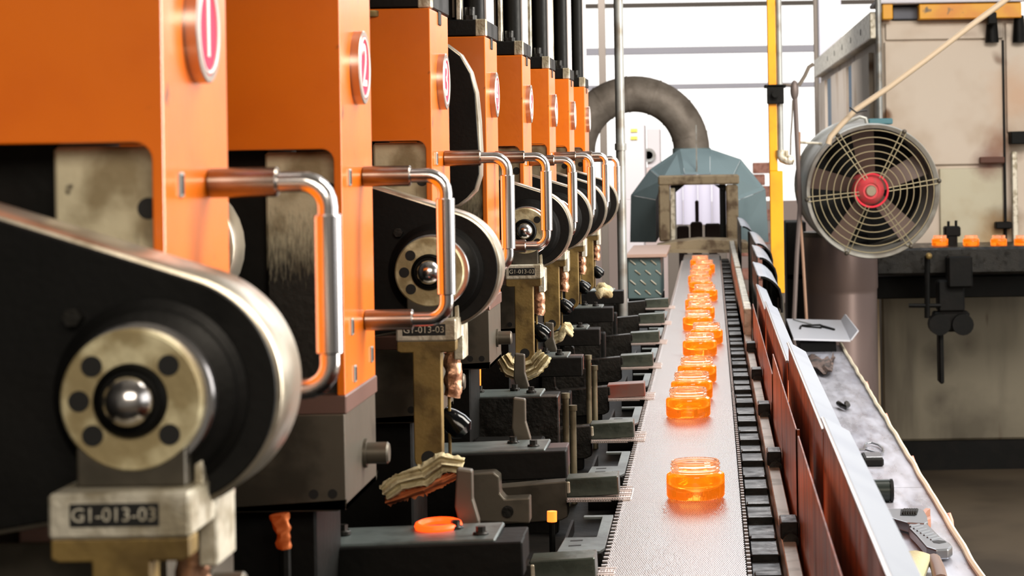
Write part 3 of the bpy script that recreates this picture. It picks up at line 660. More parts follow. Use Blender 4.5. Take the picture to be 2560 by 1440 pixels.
# small hook
P = [(2096, 1008), (2104, 1014), (2114, 1018), (2120, 1013), (2116, 1008)]
mb = MB(); mb.tube([onZ(x, y, BN + .012) for x, y in P], .007, 8); solo(mb, 'steel_hook', m_dark, 'small dark curled hook on the bench', 'hook')
# wire ring clip
P = [(2148, 1124), (2165, 1124), (2185, 1130), (2203, 1136), (2208, 1130), (2206, 1120), (2196, 1112), (2180, 1107), (2166, 1108), (2162, 1114), (2164, 1119)]
mb = MB(); mb.tube([onZ(x, y, BN + .006) for x, y in P], .0026, 8); solo(mb, 'wire_clip', m_tool, 'bent wire loop clip on the bench above the black block', 'clip')
# black block
t = thing('black_block', 'small flat black socket block below the wire loop clip', 'block', tuple(onZ(2185, 1170, BN))); off = t.location - Vector((0, 0, CZ))
D = .7 * F / (1174 - PY); mb = MB(); mb.box(Xp(2158, D, 1160), Xp(2210, D, 1160), D, D + .10, BN, BN + .019, .004); mb.build('body', m_bed, t, off)
mb = MB(); mb.box(Xp(2166, D, 1160), Xp(2207, D, 1160), D + .01, D + .09, BN + .018, BN + .021, .001); mb.build('top_face', m_tool, t, off)
# black cylinder
D = .7 * F / (1268 - PY); xa, xb = Xp(2172, D, 1240), Xp(2236, D, 1240); r = .0225
t = thing('black_cylinder', 'black cylinder lying on its side above the wrench', 'cylinder', (xa, D + .03, BN)); off = t.location - Vector((0, 0, CZ))
mb = MB(); mb.lathe([(r - .002, xa), (r, xa + .002), (r, xb - .008), (r * .93, xb - .007), (r * .93, xb - .002), (r - .004, xb)], (0, D + .03, BN + r), 'x', 28); mb.build('body', mat('green_black', (26, 34, 30), .35, .3), t, off)
mb = MB(); mb.lathe([(r + .0006, xb - .006), (r + .0008, xb - .001), (r - .003, xb + .0006)], (0, D + .03, BN + r), 'x', 28); mb.build('end_ring', m_black, t, off)
# wrench
t = thing('adjustable_wrench', 'steel adjustable wrench with a ribbed handle lying on the bench', 'wrench', tuple(onZ(2320, 1330, BN))); off = t.location - Vector((0, 0, CZ))
def wz(pts, z): return [(onZ(x, y, z).x, onZ(x, y, z).y) for x, y in pts]
zt_ = BN + .022
handle = [(2270, 1306), (2318, 1308), (2335, 1325), (2352, 1342), (2374, 1356), (2381, 1364), (2372, 1372), (2340, 1374), (2316, 1366), (2304, 1352), (2290, 1336), (2274, 1320)]
mb = MB(); mb.prism(wz(handle, zt_), BN + .004, zt_, 'z', bev=.003); mb.build('handle', m_tool, t, off)
head = [(2196, 1272), (2260, 1271), (2300, 1271), (2310, 1276), (2318, 1290), (2320, 1304), (2312, 1308), (2268, 1306), (2240, 1298), (2200, 1284)]
mb = MB(); mb.prism(wz(head, zt_ + .002), BN + .006, zt_ + .002, 'z', bev=.002); mb.build('head', m_tool, t, off)
mb = MB(); mb.prism(wz([(2306, 1278), (2314, 1271), (2326, 1272), (2318, 1277), (2312, 1286), (2318, 1294), (2327, 1290), (2327, 1297), (2314, 1301), (2304, 1288)], zt_), BN + .006, zt_ + .001, 'z', bev=.001); mb.build('jaw', mat('jaw_copper', (190, 140, 120), .4, .7), t, off)
mb = MB()
for i in range(6):
    mb.cyl(onZ(2258 + i * 6, 1286, zt_ + .003), onZ(2262 + i * 6, 1274, zt_ + .003), .003, seg=8)
mb.prism(wz([(2252, 1272), (2294, 1272), (2288, 1288), (2250, 1287)], zt_ + .0035), zt_, zt_ + .0028, 'z'); mb.build('knurled_screw', m_bed, t, off)
for i in range(7):
    a, b = 2286 + i * 8.5, 1311 + i * 5.5
    mb = MB(); mb.cyl(onZ(a - 10, b + 6, zt_), onZ(a + 12, b, zt_), .0022, seg=6); mb.build('grip_rib', m_tool, t, off)
mb = MB(); mb.prism(wz([(2330, 1353), (2345, 1351), (2362, 1353), (2366, 1356), (2350, 1359), (2334, 1357)], zt_), zt_ - .001, zt_ + .0006, 'z'); mb.build('hang_hole', m_hole, t, off)
# dark tip of another tool
mb = MB(); p = onZ(2238, 1362, BN); mb.ball(p + Vector((-.012, 0, .013)), .013, (2.0, 1.6, .95)); solo(mb, 'tool_handle', m_black, 'rounded black tool handle end below the wrench', 'tool')
# woven glove
mb = MB(); p = onZ(2296, 1420, BN)
mb.tube([onZ(x, y, BN + .018) for x, y in [(2240, 1470), (2260, 1440), (2276, 1415), (2290, 1398)]], .03, 14, rf=lambda s: .036 - .008 * s, squash=.5, nf=lambda v: Vector((0, 0, .004 * noise.noise(v * 60))))
solo(mb, 'work_glove', mat('woven_green', (170, 164, 134), .9, bump=.8, bscale=120, spec=.1), 'pale greenish woven glove at the bench bottom edge', 'glove')
mb = MB(); mb.tube([onZ(x, y, BN + .018) for x, y in [(2334, 1398), (2344, 1420), (2352, 1450)]], .012, 12, squash=.8); solo(mb, 'brown_tube', mat('tube_brown', (120, 96, 84), .45, .4), 'short brown tube beside the woven glove', 'tube')

# ------------------------------------------------------------------ fan
FD = 8.3; c = Wp(2182, 478, FD); k = FD / F; Rr = 170 * k
yaw = math.radians(5)
t = thing('axial_fan', 'round industrial fan with a wire guard and red hub', 'fan', tuple(c + Vector((0, .1, -Rr))), None, 0); off = t.location - Vector((0, 0, CZ))
FM = Matrix.Translation(c) @ Matrix.Rotation(yaw, 4, 'Z') @ Matrix.Rotation(math.radians(4), 4, 'X')
def fadd(fn, nm, m):
    mb = MB(); fn(mb); mb.v = [FM @ v for v in mb.v]; return mb.build(nm, m, t, off)
fadd(lambda q: q.lathe([(Rr * .93, .0), (Rr * .985, -.012), (Rr, .0), (Rr * 1.0, .02), (Rr * .97, .03), (Rr * .97, .34), (Rr * .99, .35), (Rr * .93, .35), (Rr * .93, .0)], (0, 0, 0), 'y', 64, close=True), 'barrel', m_fan)
fadd(lambda q: q.lathe([(.0, .30), (Rr * .935, .30)], (0, 0, 0), 'y', 48), 'back_plate', m_hole)
for i in range(7):
    rr = Rr * (.29 + .102 * i)
    fadd(lambda q: q.tube([(math.cos(a) * rr, -.012 - .02 * (1 - i / 7), math.sin(a) * rr) for a in [2 * PI * j / 56 for j in range(56)]], .0019, 6, closed=True), 'guard_ring', m_wire)
for i, an in enumerate([math.radians(a) for a in (8, 62, 122, 186, 246, 304)]):
    def sp(q):
        d = Vector((math.cos(an), 0, math.sin(an))); n = Vector((-math.sin(an), 0, math.cos(an)))
        for s in (-1, 1): q.cyl(d * Rr * .22 + n * .006 * s + Vector((0, -.03, 0)), d * Rr * .97 + n * .009 * s + Vector((0, -.012, 0)), .0018, seg=6)
    fadd(sp, 'guard_spoke', m_wire)
    fadd(lambda q: q.ball(Vector((math.cos(an) * Rr * .99, -.012, math.sin(an) * Rr * .99)), .009, seg=10), 'guard_bolt', m_block)
for i in range(5):
    an = math.radians(96 + 72 * i)
    def bl(q):
        d = Vector((math.cos(an), 0, math.sin(an))); n = Vector((-math.sin(an), 0, math.cos(an)))
        vs = []
        for s in range(6):
            r_ = Rr * (.2 + .7 * s / 5); wd = .026 + .016 * s / 5; tw = .9 - .5 * s / 5
            for e_ in (-1, 1):
                p = d * r_ + n * wd * e_ + Vector((0, .1 + .03 * tw * e_, 0)); vs += [p, p + Vector((0, .003, 0))]
        fs = []
        for s in range(5):
            a = s * 4; fs += [[a, a + 2, a + 6, a + 4], [a + 1, a + 5, a + 7, a + 3], [a, a + 4, a + 5, a + 1], [a + 2, a + 3, a + 7, a + 6]]
        q.add(vs, fs, True)
    fadd(bl, 'blade', m_blade)
fadd(lambda q: q.lathe([(0, .0), (Rr * .10, .0), (Rr * .12, -.006), (Rr * .15, .004), (Rr * .21, .02), (Rr * .235, .05), (Rr * .235, .14)], (-.004, .02, 0), 'y', 32), 'hub', m_hubr)
fadd(lambda q: q.lathe([(0, -.012), (Rr * .07, -.012), (Rr * .085, -.004), (Rr * .085, .01)], (-.004, .02, 0), 'y', 24), 'hub_cap', mat('hub_cap', (150, 136, 116), .4, .4))
fadd(lambda q: q.tube([(math.cos(a) * Rr * .245, .03, math.sin(a) * Rr * .245) for a in [2 * PI * j / 40 for j in range(40)]], .004, 6, closed=True), 'hub_ring', mat('hub_ring_red', (236, 50, 70), .4))
mb = MB(); bbox_px(mb, 2172, 296, 2232, 311, FD + .06, .1, .004); mb.build('terminal_box', mat('teal_box', (70, 118, 128), .5), t, off)
mb = MB(); mb.tube([Wp(x, y, FD + .06) for x, y in [(2078, 336), (2092, 318), (2120, 304), (2150, 292), (2164, 296), (2168, 312)]], .007, 8); mb.build('carry_handle', m_fan, t, off)
mb = MB(); mb.tube([Wp(x, y, 8.4) for x, y in [(1998, 356), (2040, 358), (2080, 362)]], .005, 6); mb.build('side_stay', m_cast, t, off)
mb = MB(); mb.box(.52, .60, 8.6, 8.79, -.36, -.33, .003); mb.build('mount_arm', m_bed, t, off)
# drum pedestal
pc = Wp(2103, 700, 8.92)
t = thing('steel_drum', 'tall brown-grey steel drum standing under the fan', 'drum', (pc.x, 8.92, -1.5)); off = t.location - Vector((0, 0, CZ))
mb = MB(); zt_ = Zp(590, 8.92); mb.lathe([(.142, -1.5), (.142, Zp(745, 8.75)), (.1425, Zp(735, 8.75)), (.146, Zp(730, 8.75)), (.146, zt_)], (pc.x, 8.92, 0), 'z', 48); mb.build('shell', m_drum, t, off)
mb = MB(); mb.lathe([(.149, zt_ - .01), (.149, zt_ + .01), (.11, zt_ + .014), (.02, zt_ + .02)], (pc.x, 8.92, 0), 'z', 40); mb.build('cap', m_block, t, off)
mb = MB(); mb.tube([Wp(x, y, 8.05) for x, y in [(2536, -16), (2430, 62), (2320, 146), (2220, 220), (2140, 274), (2100, 315), (2076, 342), (2070, 360)]], .0105, 10)
solo(mb, 'fan_cable', mat('cream_sleeve', (196, 176, 150), .55), 'cream sleeved cable slanting down to the fan', 'cable')
mb = MB(); mb.tube([Wp(x, y, 8.0) for x, y in [(2124, 268), (2134, 276), (2142, 282), (2152, 278), (2168, 276)]], .003, 6); solo(mb, 'cable_tie', m_dark, 'dark wire tie around the cream cable above the fan', 'tie')


# ------------------------------------------------------------------ press stations
zoff = [-.006, -.009, 0, 0, -.003, .002, 0, -.002]
hz = [-.013, -.0155, -.003, -.0035, -.010, -.005, -.004, -.012]
def rot_x_text(p): # text readable from +X side
    return Matrix.Translation(p) @ Matrix.Rotation(PI / 2, 4, 'Z') @ Matrix.Rotation(PI / 2, 4, 'X')
FX = -.2735
for k in range(8):
    D = 1.27 + .54 * k; yn = D - .15; dz = zoff[k]
    T = thing('press_station', 'orange press column with round badge number %d, %s to the viewer' % (k + 1, ORD[k]) if k < 7 else 'farthest orange press column at the end of the row, badge 8', 'press', (FX - .1, D - .075, -.455), 'orange press columns in a row')
    off = T.location - Vector((0, 0, CZ))
    poly = [(-.53, .015 + dz), (-.53, .145), (FX, .145), (FX, -.177), (FX - .006, -.177)] + [(FX - .006 - .009 + .009 * math.cos(a), .006 + dz + .009 * math.sin(a)) for a in [PI / 2 * i / 5 for i in range(6)]]
    mb = MB(); mb.prism(poly, yn, D, bev=.0012); mb.build('column_housing', m_orange, T, off)
    mb = MB(); mb.box(FX - .0605, FX - .0065, yn + .018, D - .015, -.25, .0135 + dz, .002); mb.build('slide_block', m_slide, T, off)
    mb = MB(); mb.lathe([(.0046, yn + .0174), (.0046, yn + .0185)], (FX - .0125, 0, -.0245), 'y', 20); mb.lathe([(.0056, yn + .0179), (.0056, yn + .0185)], (FX - .0125, 0, -.0245), 'y', 20); mb.build('bolt_hole', m_hole, T, off)
    mb = MB(); mb.box(-.53, FX - .061, yn + .03, D, -.25, .015, .002); mb.build('rear_frame', m_bed, T, off)
    mb = MB(); mb.box(FX - .075, FX + .0012, yn - .002, D + .001, -.1905, -.1765, .001); mb.build('collar', mat('brown_collar', (120, 92, 84), .4, .5), T, off)
    mb = MB(); mb.prism([(FX - .15, -.19), (FX - .0005, -.19), (FX - .0005, -.262), (FX - .0005, -.262), (FX - .15, -.262)][:3] + [(FX - .0005, -.256), (FX - .006, -.262), (FX - .15, -.262)], yn - .003, D, bev=.001); mb.build('base_block', m_block, T, off)
    mb = MB(); mb.box(-.53, -.30, D - .13, D - .02, -.455, -.262, .002); mb.build('pedestal', m_bed, T, off)
    for dx in (-.024, -.010):
        mb = MB(); mb.lathe([(.0036, yn - .0034), (.0036, yn - .002)], (FX + dx, 0, -.249), 'y', 16); mb.build('bolt_hole', m_hole, T, off)
    mb = MB(); mb.cyl((FX, D - .06, -.2315), (FX + .019, D - .06, -.2315), .0085, seg=20, bev=.0015); mb.cyl((FX - .001, D - .06, -.2315), (FX + .002, D - .06, -.2315), .0115, seg=20); mb.build('side_knob', m_block, T, off)
    # badge
    bc = Vector((FX, D - .075, .075 if k > 1 else .069))
    mb = MB(); mb.lathe([(.0285, 0), (.0285, .0066), (.0278, .0072), (.0245, .0072), (.0243, .006)], bc, 'x', 48); bo = mb.build('number_badge', m_rimc, T, off)
    mb = MB(); mb.lathe([(.0244, .0058), (.0244, .0063)], bc, 'x', 40); e = mb.build('badge_face', m_red, bo, off); 
    mb = MB(); mb.tube([bc + Vector((.0068, math.cos(a) * .0228, math.sin(a) * .0228)) for a in [2 * PI * j / 40 for j in range(40)]], .0009, 6, closed=True); mb.build('badge_ring', m_white, bo, off)
    text(str(k + 1), .047, m_white, rot_x_text(bc + Vector((.0066, 0, 0))), 'badge_number', bo, off, .0004, .0002)
    # slots
    for (yy, zz) in ((yn + .035, hz[k]), (yn + .035, hz[k] - .113), (yn + .045, -.165), (D - .02, -.158)):
        mb = MB(); mb.box(FX - .001, FX + .0012, yy - .0045, yy + .0045, zz - .0065, zz + .0065, .0006); mb.build('slot_plate', m_pipe, T, off)
        mb = MB(); mb.box(FX, FX + .0016, yy - .003, yy + .003, zz - .005, zz + .005, .0004); mb.build('slot', m_hole, T, off)
    # handle
    z1 = hz[k]; z0 = z1 - .113; yh = D - .05; xg = FX + .0645
    path = [(FX, yh, z1)]
    for a in [PI / 2 * i / 6 for i in range(7)]: path.append((xg - .014 + .014 * math.sin(a), yh, z1 - .014 + .014 * math.cos(a)))
    for a in [PI / 2 * i / 6 for i in range(7)]: path.append((xg - .014 + .014 * math.cos(a), yh, z0 + .014 - .014 * math.sin(a)))
    path.append((FX, yh, z0))
    mb = MB(); mb.tube(path, .0056, 16); h = mb.build('handle', m_chrome, T, off)
    for z in (z1, z0):
        mb = MB(); mb.cyl((FX, yh, z), (FX + .038, yh, z), .0081, seg=20, bev=.001); mb.build('handle_boss', m_brushed, h, off)
    mb = MB(); mb.cyl((xg, yh, z0 + .019), (xg, yh, z1 - .018), .0074, seg=24, bev=.0008); mb.build('handle_grip', m_chrome, h, off)
    # drive on top
    mb = MB(); mb.box(-.375, FX + .001, yn + .004, D + .004, .146, .166, .0012); mb.build('motor_flange', m_black, T, off)
    mb = MB(); mb.box(FX - .012, FX + .0012, yn + .003, yn + .018, .1455, .1665, .001); mb.build('flange_end', m_cast, T, off)
    mb = MB(); mb.box(-.372, FX - .033, yn + .03, D - .02, .166, .56, .001)
    mb.build('motor_body', m_bed, T, off)
    for i in range(9):
        mb = MB(); xx = -.368 + i * .0075; mb.box(xx, xx + .0028, yn + .022, yn + .031, .17, .56, 0); mb.build('cooling_fin', m_block, T, off)
    mb = MB(); mb.cyl((FX - .018, yn + .055, .166), (FX - .018, yn + .055, .56), .0135, seg=18); mb.build('hydraulic_tube', m_black, T, off)
    mb = MB(); mb.box(FX - .036, FX - .03, yn + .01, yn + .03, .166, .56, .001); mb.build('side_strip', m_cast, T, off)
    mb = MB(); mb.box(FX - .006, FX - .002, yn + .05, D - .01, .166, .56, .001); mb.build('cover_plate', m_cab, T, off)
    mb = MB(); mb.cyl((FX - .02, yn + .02, .166), (FX - .02, yn + .02, .182), .0062, seg=12); mb.cyl((FX - .02, yn + .02, .166), (FX - .02, yn + .02, .172), .0085, seg=6); mb.build('flange_bolt', m_dark, T, off)
    mb = MB(); mb.box(FX - .0015, FX + .0014, D - .085, D - .065, .132, .146, .0008); mb.build('latch_notch', m_hole, T, off)
    mb = MB(); mb.cyl((-.335, yn + .006, .137), (-.335, yn + .006, .1435), .013, seg=16, bev=.001); mb.build('plug_disc', m_brass, T, off)

# ------------------------------------------------------------------ swing arms
def swing_arm(k):
    Dg = 1.04 + .54 * k
    near = ['nearest, most blurred', '', 'behind the second column', '', 'fifth', 'sixth', 'seventh', 'farthest'][k]
    T = thing('swing_arm', ['nearest blurred black swing arm with large hub and steel ball', 0, 'black swing arm with cream rag below, left of the second grip', 0, 'black swing arm whose hub shows between two chrome grips', 'black swing arm just right of the fourth chrome grip', 'black swing arm second from the far end', 'farthest black swing arm beside the galvanised pipe'][k], 'machine arm', (-.267, Dg, -.29), 'black swing arms in a row')
    off = T.location - Vector((0, 0, CZ))
    cx, cz, r = -.257, -.1075, .0565
    up = math.radians(90 - 18)   # tangent point of the top line
    a0 = up; a1 = math.radians(-100)
    P = arc(cx, cz, r, a0, a1, 40)
    tx, tz = P[0]; L = .34; far = (tx - L * math.cos(math.radians(18)), tz + L * math.sin(math.radians(18)))
    P = [far] + P + [(cx - .30, cz - .10)]
    mb = MB(); mb.prism(P, Dg + .002, Dg + .052, bev=.003, smooth=True); mb.build('arm_band', m_band, T, off)
    def inset(P, d):
        out = []
        n = len(P)
        for i in range(n):
            p0, p1, p2 = Vector(P[i - 1]), Vector(P[i]), Vector(P[(i + 1) % n])
            e1 = (p1 - p0).normalized(); e2 = (p2 - p1).normalized(); nn = (Vector((e1.y, -e1.x)) + Vector((e2.y, -e2.x))).normalized()
            out.append(tuple(p1 + nn * d))
        return out
    mb = MB(); mb.prism(inset(P, .0028), Dg - .0005, Dg + .006, bev=.0008); mb.build('arm_face', m_black, T, off)
    hx, hz_ = -.265, -.109; h0 = Dg - .023
    mb = MB(); mb.lathe([(.045, Dg), (.045, Dg - .003), (.041, Dg - .005), (.041, Dg - .007), (.038, Dg - .009)], (hx + .004, 0, hz_), 'y', 48); mb.build('hub_seat', m_black, T, off)
    mb = MB(); mb.lathe([(.035, Dg - .001), (.035, h0 + .006), (.034, h0 + .005)], (hx + .002, 0, hz_), 'y', 48); mb.build('hub_collar', m_chrome, T, off)
    mb = MB(); mb.lathe([(.0325, h0 + .012), (.0325, h0 + .0015), (.0312, h0), (.017, h0), (.0165, h0 + .004)], (hx, 0, hz_), 'y', 48); fl = mb.build('hub_flange', m_plate, T, off)
    for i in range(6):
        an = math.radians(45 + 60 * i + (0 if i % 3 else 0)); an = [math.radians(a) for a in (42, 138, 180, 222, 318, 0)][i]
        if i == 5: continue
        mb = MB(); mb.lathe([(.0049, h0 - .0004), (.0049, h0 + .001)], (hx + .0235 * math.cos(an), 0, hz_ + .0235 * math.sin(an)), 'y', 18); mb.build('flange_hole', m_hole, fl, off)
    mb = MB(); mb.lathe([(.0168, h0 + .004), (.0168, h0 - .002), (.0150, h0 - .004), (.0140, h0 - .001)], (hx, 0, hz_), 'y', 32); mb.build('ball_socket', m_bed, T, off)
    mb = MB(); mb.ball((hx, h0 - .002, hz_), .0122, seg=32); mb.build('steel_ball', m_chrome, T, off)
    mb = MB(); mb.cyl((-.296, Dg + .001, -.072), (-.296, Dg - .007, -.072), .0045, seg=6, smooth=False); mb.build('face_bolt', m_dark, T, off)
    # yoke and text block
    bw = [.0635, 0, .056, 0, .051, .05, .05, .05][k]; bx0, bx1 = -.2667 - bw / 2, -.2667 + bw / 2; y0 = Dg - .04
    ztop = -.1485 if k == 0 else (-.152 if k == 2 else -.156); zb_ = ztop - .0205
    mb = MB(); mb.prism([(bx0 + .008, ztop), (bx0 + .008, ztop + .018), (hx - .02, hz_ - .02), (hx + .02, hz_ - .02), (bx1 - .006, ztop + .02), (bx1 - .006, ztop)], y0 + .018, y0 + .04, bev=.0012); mb.build('yoke', m_block, T, off)
    mb = MB(); mb.prism([(y0 + .030, ztop - .002), (y0 + .034, hz_ - .004), (y0 + .038, hz_ + .020), (y0 + .039, hz_ + .020), (y0 + .058, hz_ - .004), (y0 + .068, ztop - .002)], bx1 - .005, bx1 - .001, 'x', bev=.0008); mb.build('yoke_cheek', m_cast, T, off)
    mb = MB(); mb.box(bx0, bx1, y0, y0 + .072, zb_, ztop, .0015); mb.build('name_block', m_cast, T, off)
    pw = min(bw * .72, .040); xc = -.2667 - (.002 if k else .002)
    mb = MB(); mb.box(xc - pw / 2, xc + pw / 2, y0 - .0004, y0 + .001, zb_ + .0055, ztop - .0045, .0003); mb.build('name_recess', m_hole, T, off)
    text('G1-013-03', .0088 * (pw / .040) ** .8, m_cast, Matrix.Translation((xc, y0 - .0005, (zb_ + ztop) / 2 + .0005)) @ Matrix.Rotation(PI / 2, 4, 'X'), 'raised_lettering', T, off, .0006)
    # T stem
    sw = .0130; zs = zb_
    P = [(bx0 + .0005, zs), (bx1 - .001, zs), (bx1 - .001, zs - .009), (bx1 - .004, zs - .0105), (-.2667 + sw, zs - .0105)] + [(-.2667 + sw * math.cos(a), -.281 + sw * math.sin(a)) for a in [-PI * i / 10 for i in range(11)]] + [(-.2667 - sw, zs - .0105), (bx0 + .004, zs - .0105), (bx0 + .0005, zs - .009)]
    mb = MB(); mb.prism(P, y0 + .002, y0 + .020, bev=.001); mb.build('t_stem', m_brass, T, off)
    mb = MB(); mb.lathe([(.0068, y0 + .0016), (.0068, y0 + .003)], (-.2665, 0, -.281), 'y', 20); mb.build('stem_hole', m_hole, T, off)
    # right foot bracket
    mb = MB(); mb.box(bx1 - .008, bx1 + .001, y0 + .05, y0 + .09, zb_ - .022, zb_ + .012, .001); mb.build('rear_bracket', m_cast, T, off)
    # bolt, wrapped sleeve, rod
    xs = -.2505; ys = Dg + .03
    mb = MB(); mb.cyl((xs, ys, zb_ - .002), (xs, ys, -.187), .0055, seg=12); mb.cyl((xs, ys, -.178), (xs, ys, -.187), .0075, seg=6); mb.build('spigot', m_dark, T, off)
    mb = MB(); mb.tube([(xs + .001 * math.sin(i), ys, -.187 - .0026 * i) for i in range(18)], .0078, 16, nf=lambda v: Vector((1, 1, 0)) * .0022 * noise.noise(v * 240)); mb.build('wrapped_sleeve', m_tape, T, off)
    mb = MB(); mb.cyl((xs - .004, ys, -.23), (xs - .004, ys, -.29), .0016, seg=8); mb.build('thin_rod', m_brass, T, off)
    # black bulb lever
    mb = MB(); mb.tube([(-.262, ys + .005, -.249), (-.255, ys + .005, -.2535), (-.248, ys + .005, -.259), (-.243, ys + .005, -.264), (-.2395, ys + .005, -.268)], .01, 14, rf=lambda s: (.0085 + .004 * math.sin(s * 2.6)) * (1 if s < .95 else .6)); mb.build('lever_bulb', mat('gloss_black', (14, 16, 18), .12, .2), T, off)
for k in (0, 2, 4, 5, 6, 7): swing_arm(k)
# raised arms on 2 and 4
P = [(1040, 530), (1040, 96), (1085, 98), (1115, 108), (1150, 134), (1176, 178), (1190, 230), (1197, 300), (1201, 380), (1200, 440), (1188, 478), (1168, 500), (1146, 516), (1100, 530)]
T = thing('raised_arm', 'black rounded arm raised upright between badges 3 and 4', 'machine arm', tuple(Wp(1120, 525, 2.62)), 'black swing arms in a row'); off = T.location - Vector((0, 0, CZ))
pp = pxpoly(P, 2.62)
mb = MB(); mb.prism(pp, 2.622, 2.66, bev=.003, smooth=True); mb.build('arm_band', m_band, T, off)
c0 = Vector(pp[0]); cc = sum((Vector(p) for p in pp), Vector((0, 0))) / len(pp)
mb = MB(); mb.prism([tuple(Vector(p) + (cc - Vector(p)).normalized() * .003) for p in pp], 2.619, 2.63, bev=.0008); mb.build('arm_face', m_black, T, off)
mb = MB(); mb.box(-.40, -.345, 2.625, 2.655, -.455, Wp(1100, 530, 2.62).z + .02, .002); mb.build('pivot_link', m_bed, T, off)
T = thing('raised_arm', 'retracted arm barely peeking out behind column 1', 'machine arm', (-.39, 1.56, -.16), 'black swing arms in a row'); off = T.location - Vector((0, 0, CZ))
xe = Xp(584, 1.56, 600)
mb = MB(); mb.box(xe - .09, xe - .05, 1.565, 1.59, -.455, -.09, .002); mb.build('pivot_link', m_bed, T, off)
mb = MB(); mb.prism(arc(xe - .05, -.062, .05, 0, 2 * PI * 31 / 32, 31), 1.562, 1.60, bev=.002, smooth=True); mb.build('arm_band', m_band, T, off)
mb = MB(); mb.prism(arc(xe - .05, -.062, .047, 0, 2 * PI * 31 / 32, 31), 1.559, 1.57); mb.build('arm_face', m_black, T, off)

# ------------------------------------------------------------------ machine bed, mould tables
t = thing('machine_bed', 'long soot-black machine bed under the press row', 'machine bed', (-.5, 3.4, -1.5)); off = t.location - Vector((0, 0, CZ))
mb = MB(); mb.box(-1.3, -.119, .5, 5.8, -1.5, -.455, .003); mb.build('bed', m_bed, t, off)
mb = MB(); mb.box(-1.3, -.64, .5, 5.8, -.455, .9, .003); solo(mb, 'rear_light_block', m_bed, 'black block added to stop light behind the orange press columns', 'cabinet')  # added black mass that blocks light behind the columns
for k in range(8):
    D = 1.27 + .54 * k
    pass
dark_red = mat('dark_red_iron', (58, 26, 24), .4, .4)
for j in range(7):
    Dm = 1.78 + .54 * j; xr_ = -.1545 if j < 2 else -.200
    lb = '%s dark mould table with a greenish worn top' % (['nearest', 'second', 'third', 'fourth', 'fifth', 'sixth', 'seventh'][j])
    T = thing('mould_table', lb + (', in front of the glowing ring' if j == 0 else ', beyond press column %d' % (j + 1)), 'machine table', (-.28, Dm + .05, -.345), 'mould tables beside the belt'); off = T.location - Vector((0, 0, CZ))
    tilt = Matrix.Translation((-.28, Dm, -.31)) @ Matrix.Rotation(math.radians(-1.2 if j < 2 else -.3), 4, 'Y') @ Matrix.Translation((.28, -Dm, .31))
    mb = MB(); mb.box(-.40, xr_, Dm, Dm + .03, -.395 if j == 2 else -.339, -.3105, .0012, tilt); mb.build('front_bar', m_bed if j != 2 else m_dark, T, off)
    mb = MB(); mb.box(-.395, xr_ - .022, Dm + .006, Dm + .088, -.3125, -.3085, .0012, tilt); mb.build('top_plate', m_plateg, T, off)
    mb = MB(); mb.box(-.398, xr_ - .002, Dm + .0302, Dm + .085, -.336, -.3125, .001, tilt); mb.build('under_block', dark_red if j in (1, 3) else m_bed, T, off)
    mb = MB(); mb.box(-.40, -.318, Dm + .02, Dm + .08, -.456, -.335, .002); mb.build('support', m_bed, T, off)
    for (bx_, by_) in ((xr_ - .036, .03), (xr_ - .06, .062), (-.305, .05), (-.345, .02)):
        mb = MB(); mb.cyl((bx_, Dm + by_, -.309), (bx_, Dm + by_, -.3045), .0065, seg=14, bev=.001); mb.cyl((bx_, Dm + by_, -.305), (bx_, Dm + by_, -.3), .004, seg=6); mb.build('bolt', m_dark, T, off)
    if j == 1:
        mb = MB(); mb.prism([(-.253, -.373), (-.253, -.327), (-.248, -.3245), (-.226, -.3235), (-.2205, -.328), (-.220, -.345), (-.215, -.351), (-.19, -.350), (-.19, -.376)], Dm - .04, Dm - .012, bev=.0015); mb.build('hook_lug', m_block, T, off)
        mb = MB(); mb.cyl((-.212, Dm - .044, -.363), (-.212, Dm - .036, -.363), .006, seg=14); mb.build('lug_bolt', m_dark, T, off)
    if j < 4:
        mb = MB(); mb.prism([(0, .052), (.013, .050), (.013, .026), (.018, .008), (.018, -.03), (.006, -.034), (.004, -.006), (-.002, .02)], 0, .014, bev=.0015, mtx=Matrix.Translation((xr_ - .063, Dm + .10, -.315))); mb.build('bent_finger', m_block, T, off)
    for (rx, ry, h0_, h1_) in (((xr_ + .008, .03, -.43, -.312), (xr_ + .016, .05, -.43, -.33)) if j in (2, 3) else ()):
        mb = MB(); mb.cyl((rx, Dm + ry, -.456), (rx, Dm + ry, h1_), .0042, seg=12); mb.cyl((rx, Dm + ry, h1_ - .004), (rx, Dm + ry, h1_ + .003), .0055, seg=12); mb.build('side_rod', m_steelg, T, off)
for j in range(7):
    Dh = 2.60 + .54 * j
    # housing box behind (dark) of mould station
    if j < 5:
        y0 = 2.30 + .54 * j
        T = thing('valve_box', '%s black valve box between mould tables' % ['nearest', 'second nearest', 'third nearest', 'fourth nearest', 'farthest'][j], 'machine box', (-.29, y0 + .5, -.455), 'valve boxes'); off = T.location - Vector((0, 0, CZ))
        mb = MB(); mb.box(-.298, -.212, y0 + .46, y0 + .50, -.455, -.352, .003, seg=2); mb.build('box', m_bed, T, off)
        mb = MB(); mb.box(-.29, -.22, y0 + .455, y0 + .462, -.44, -.368, .004, seg=2); mb.build('front_cover', m_dark, T, off)
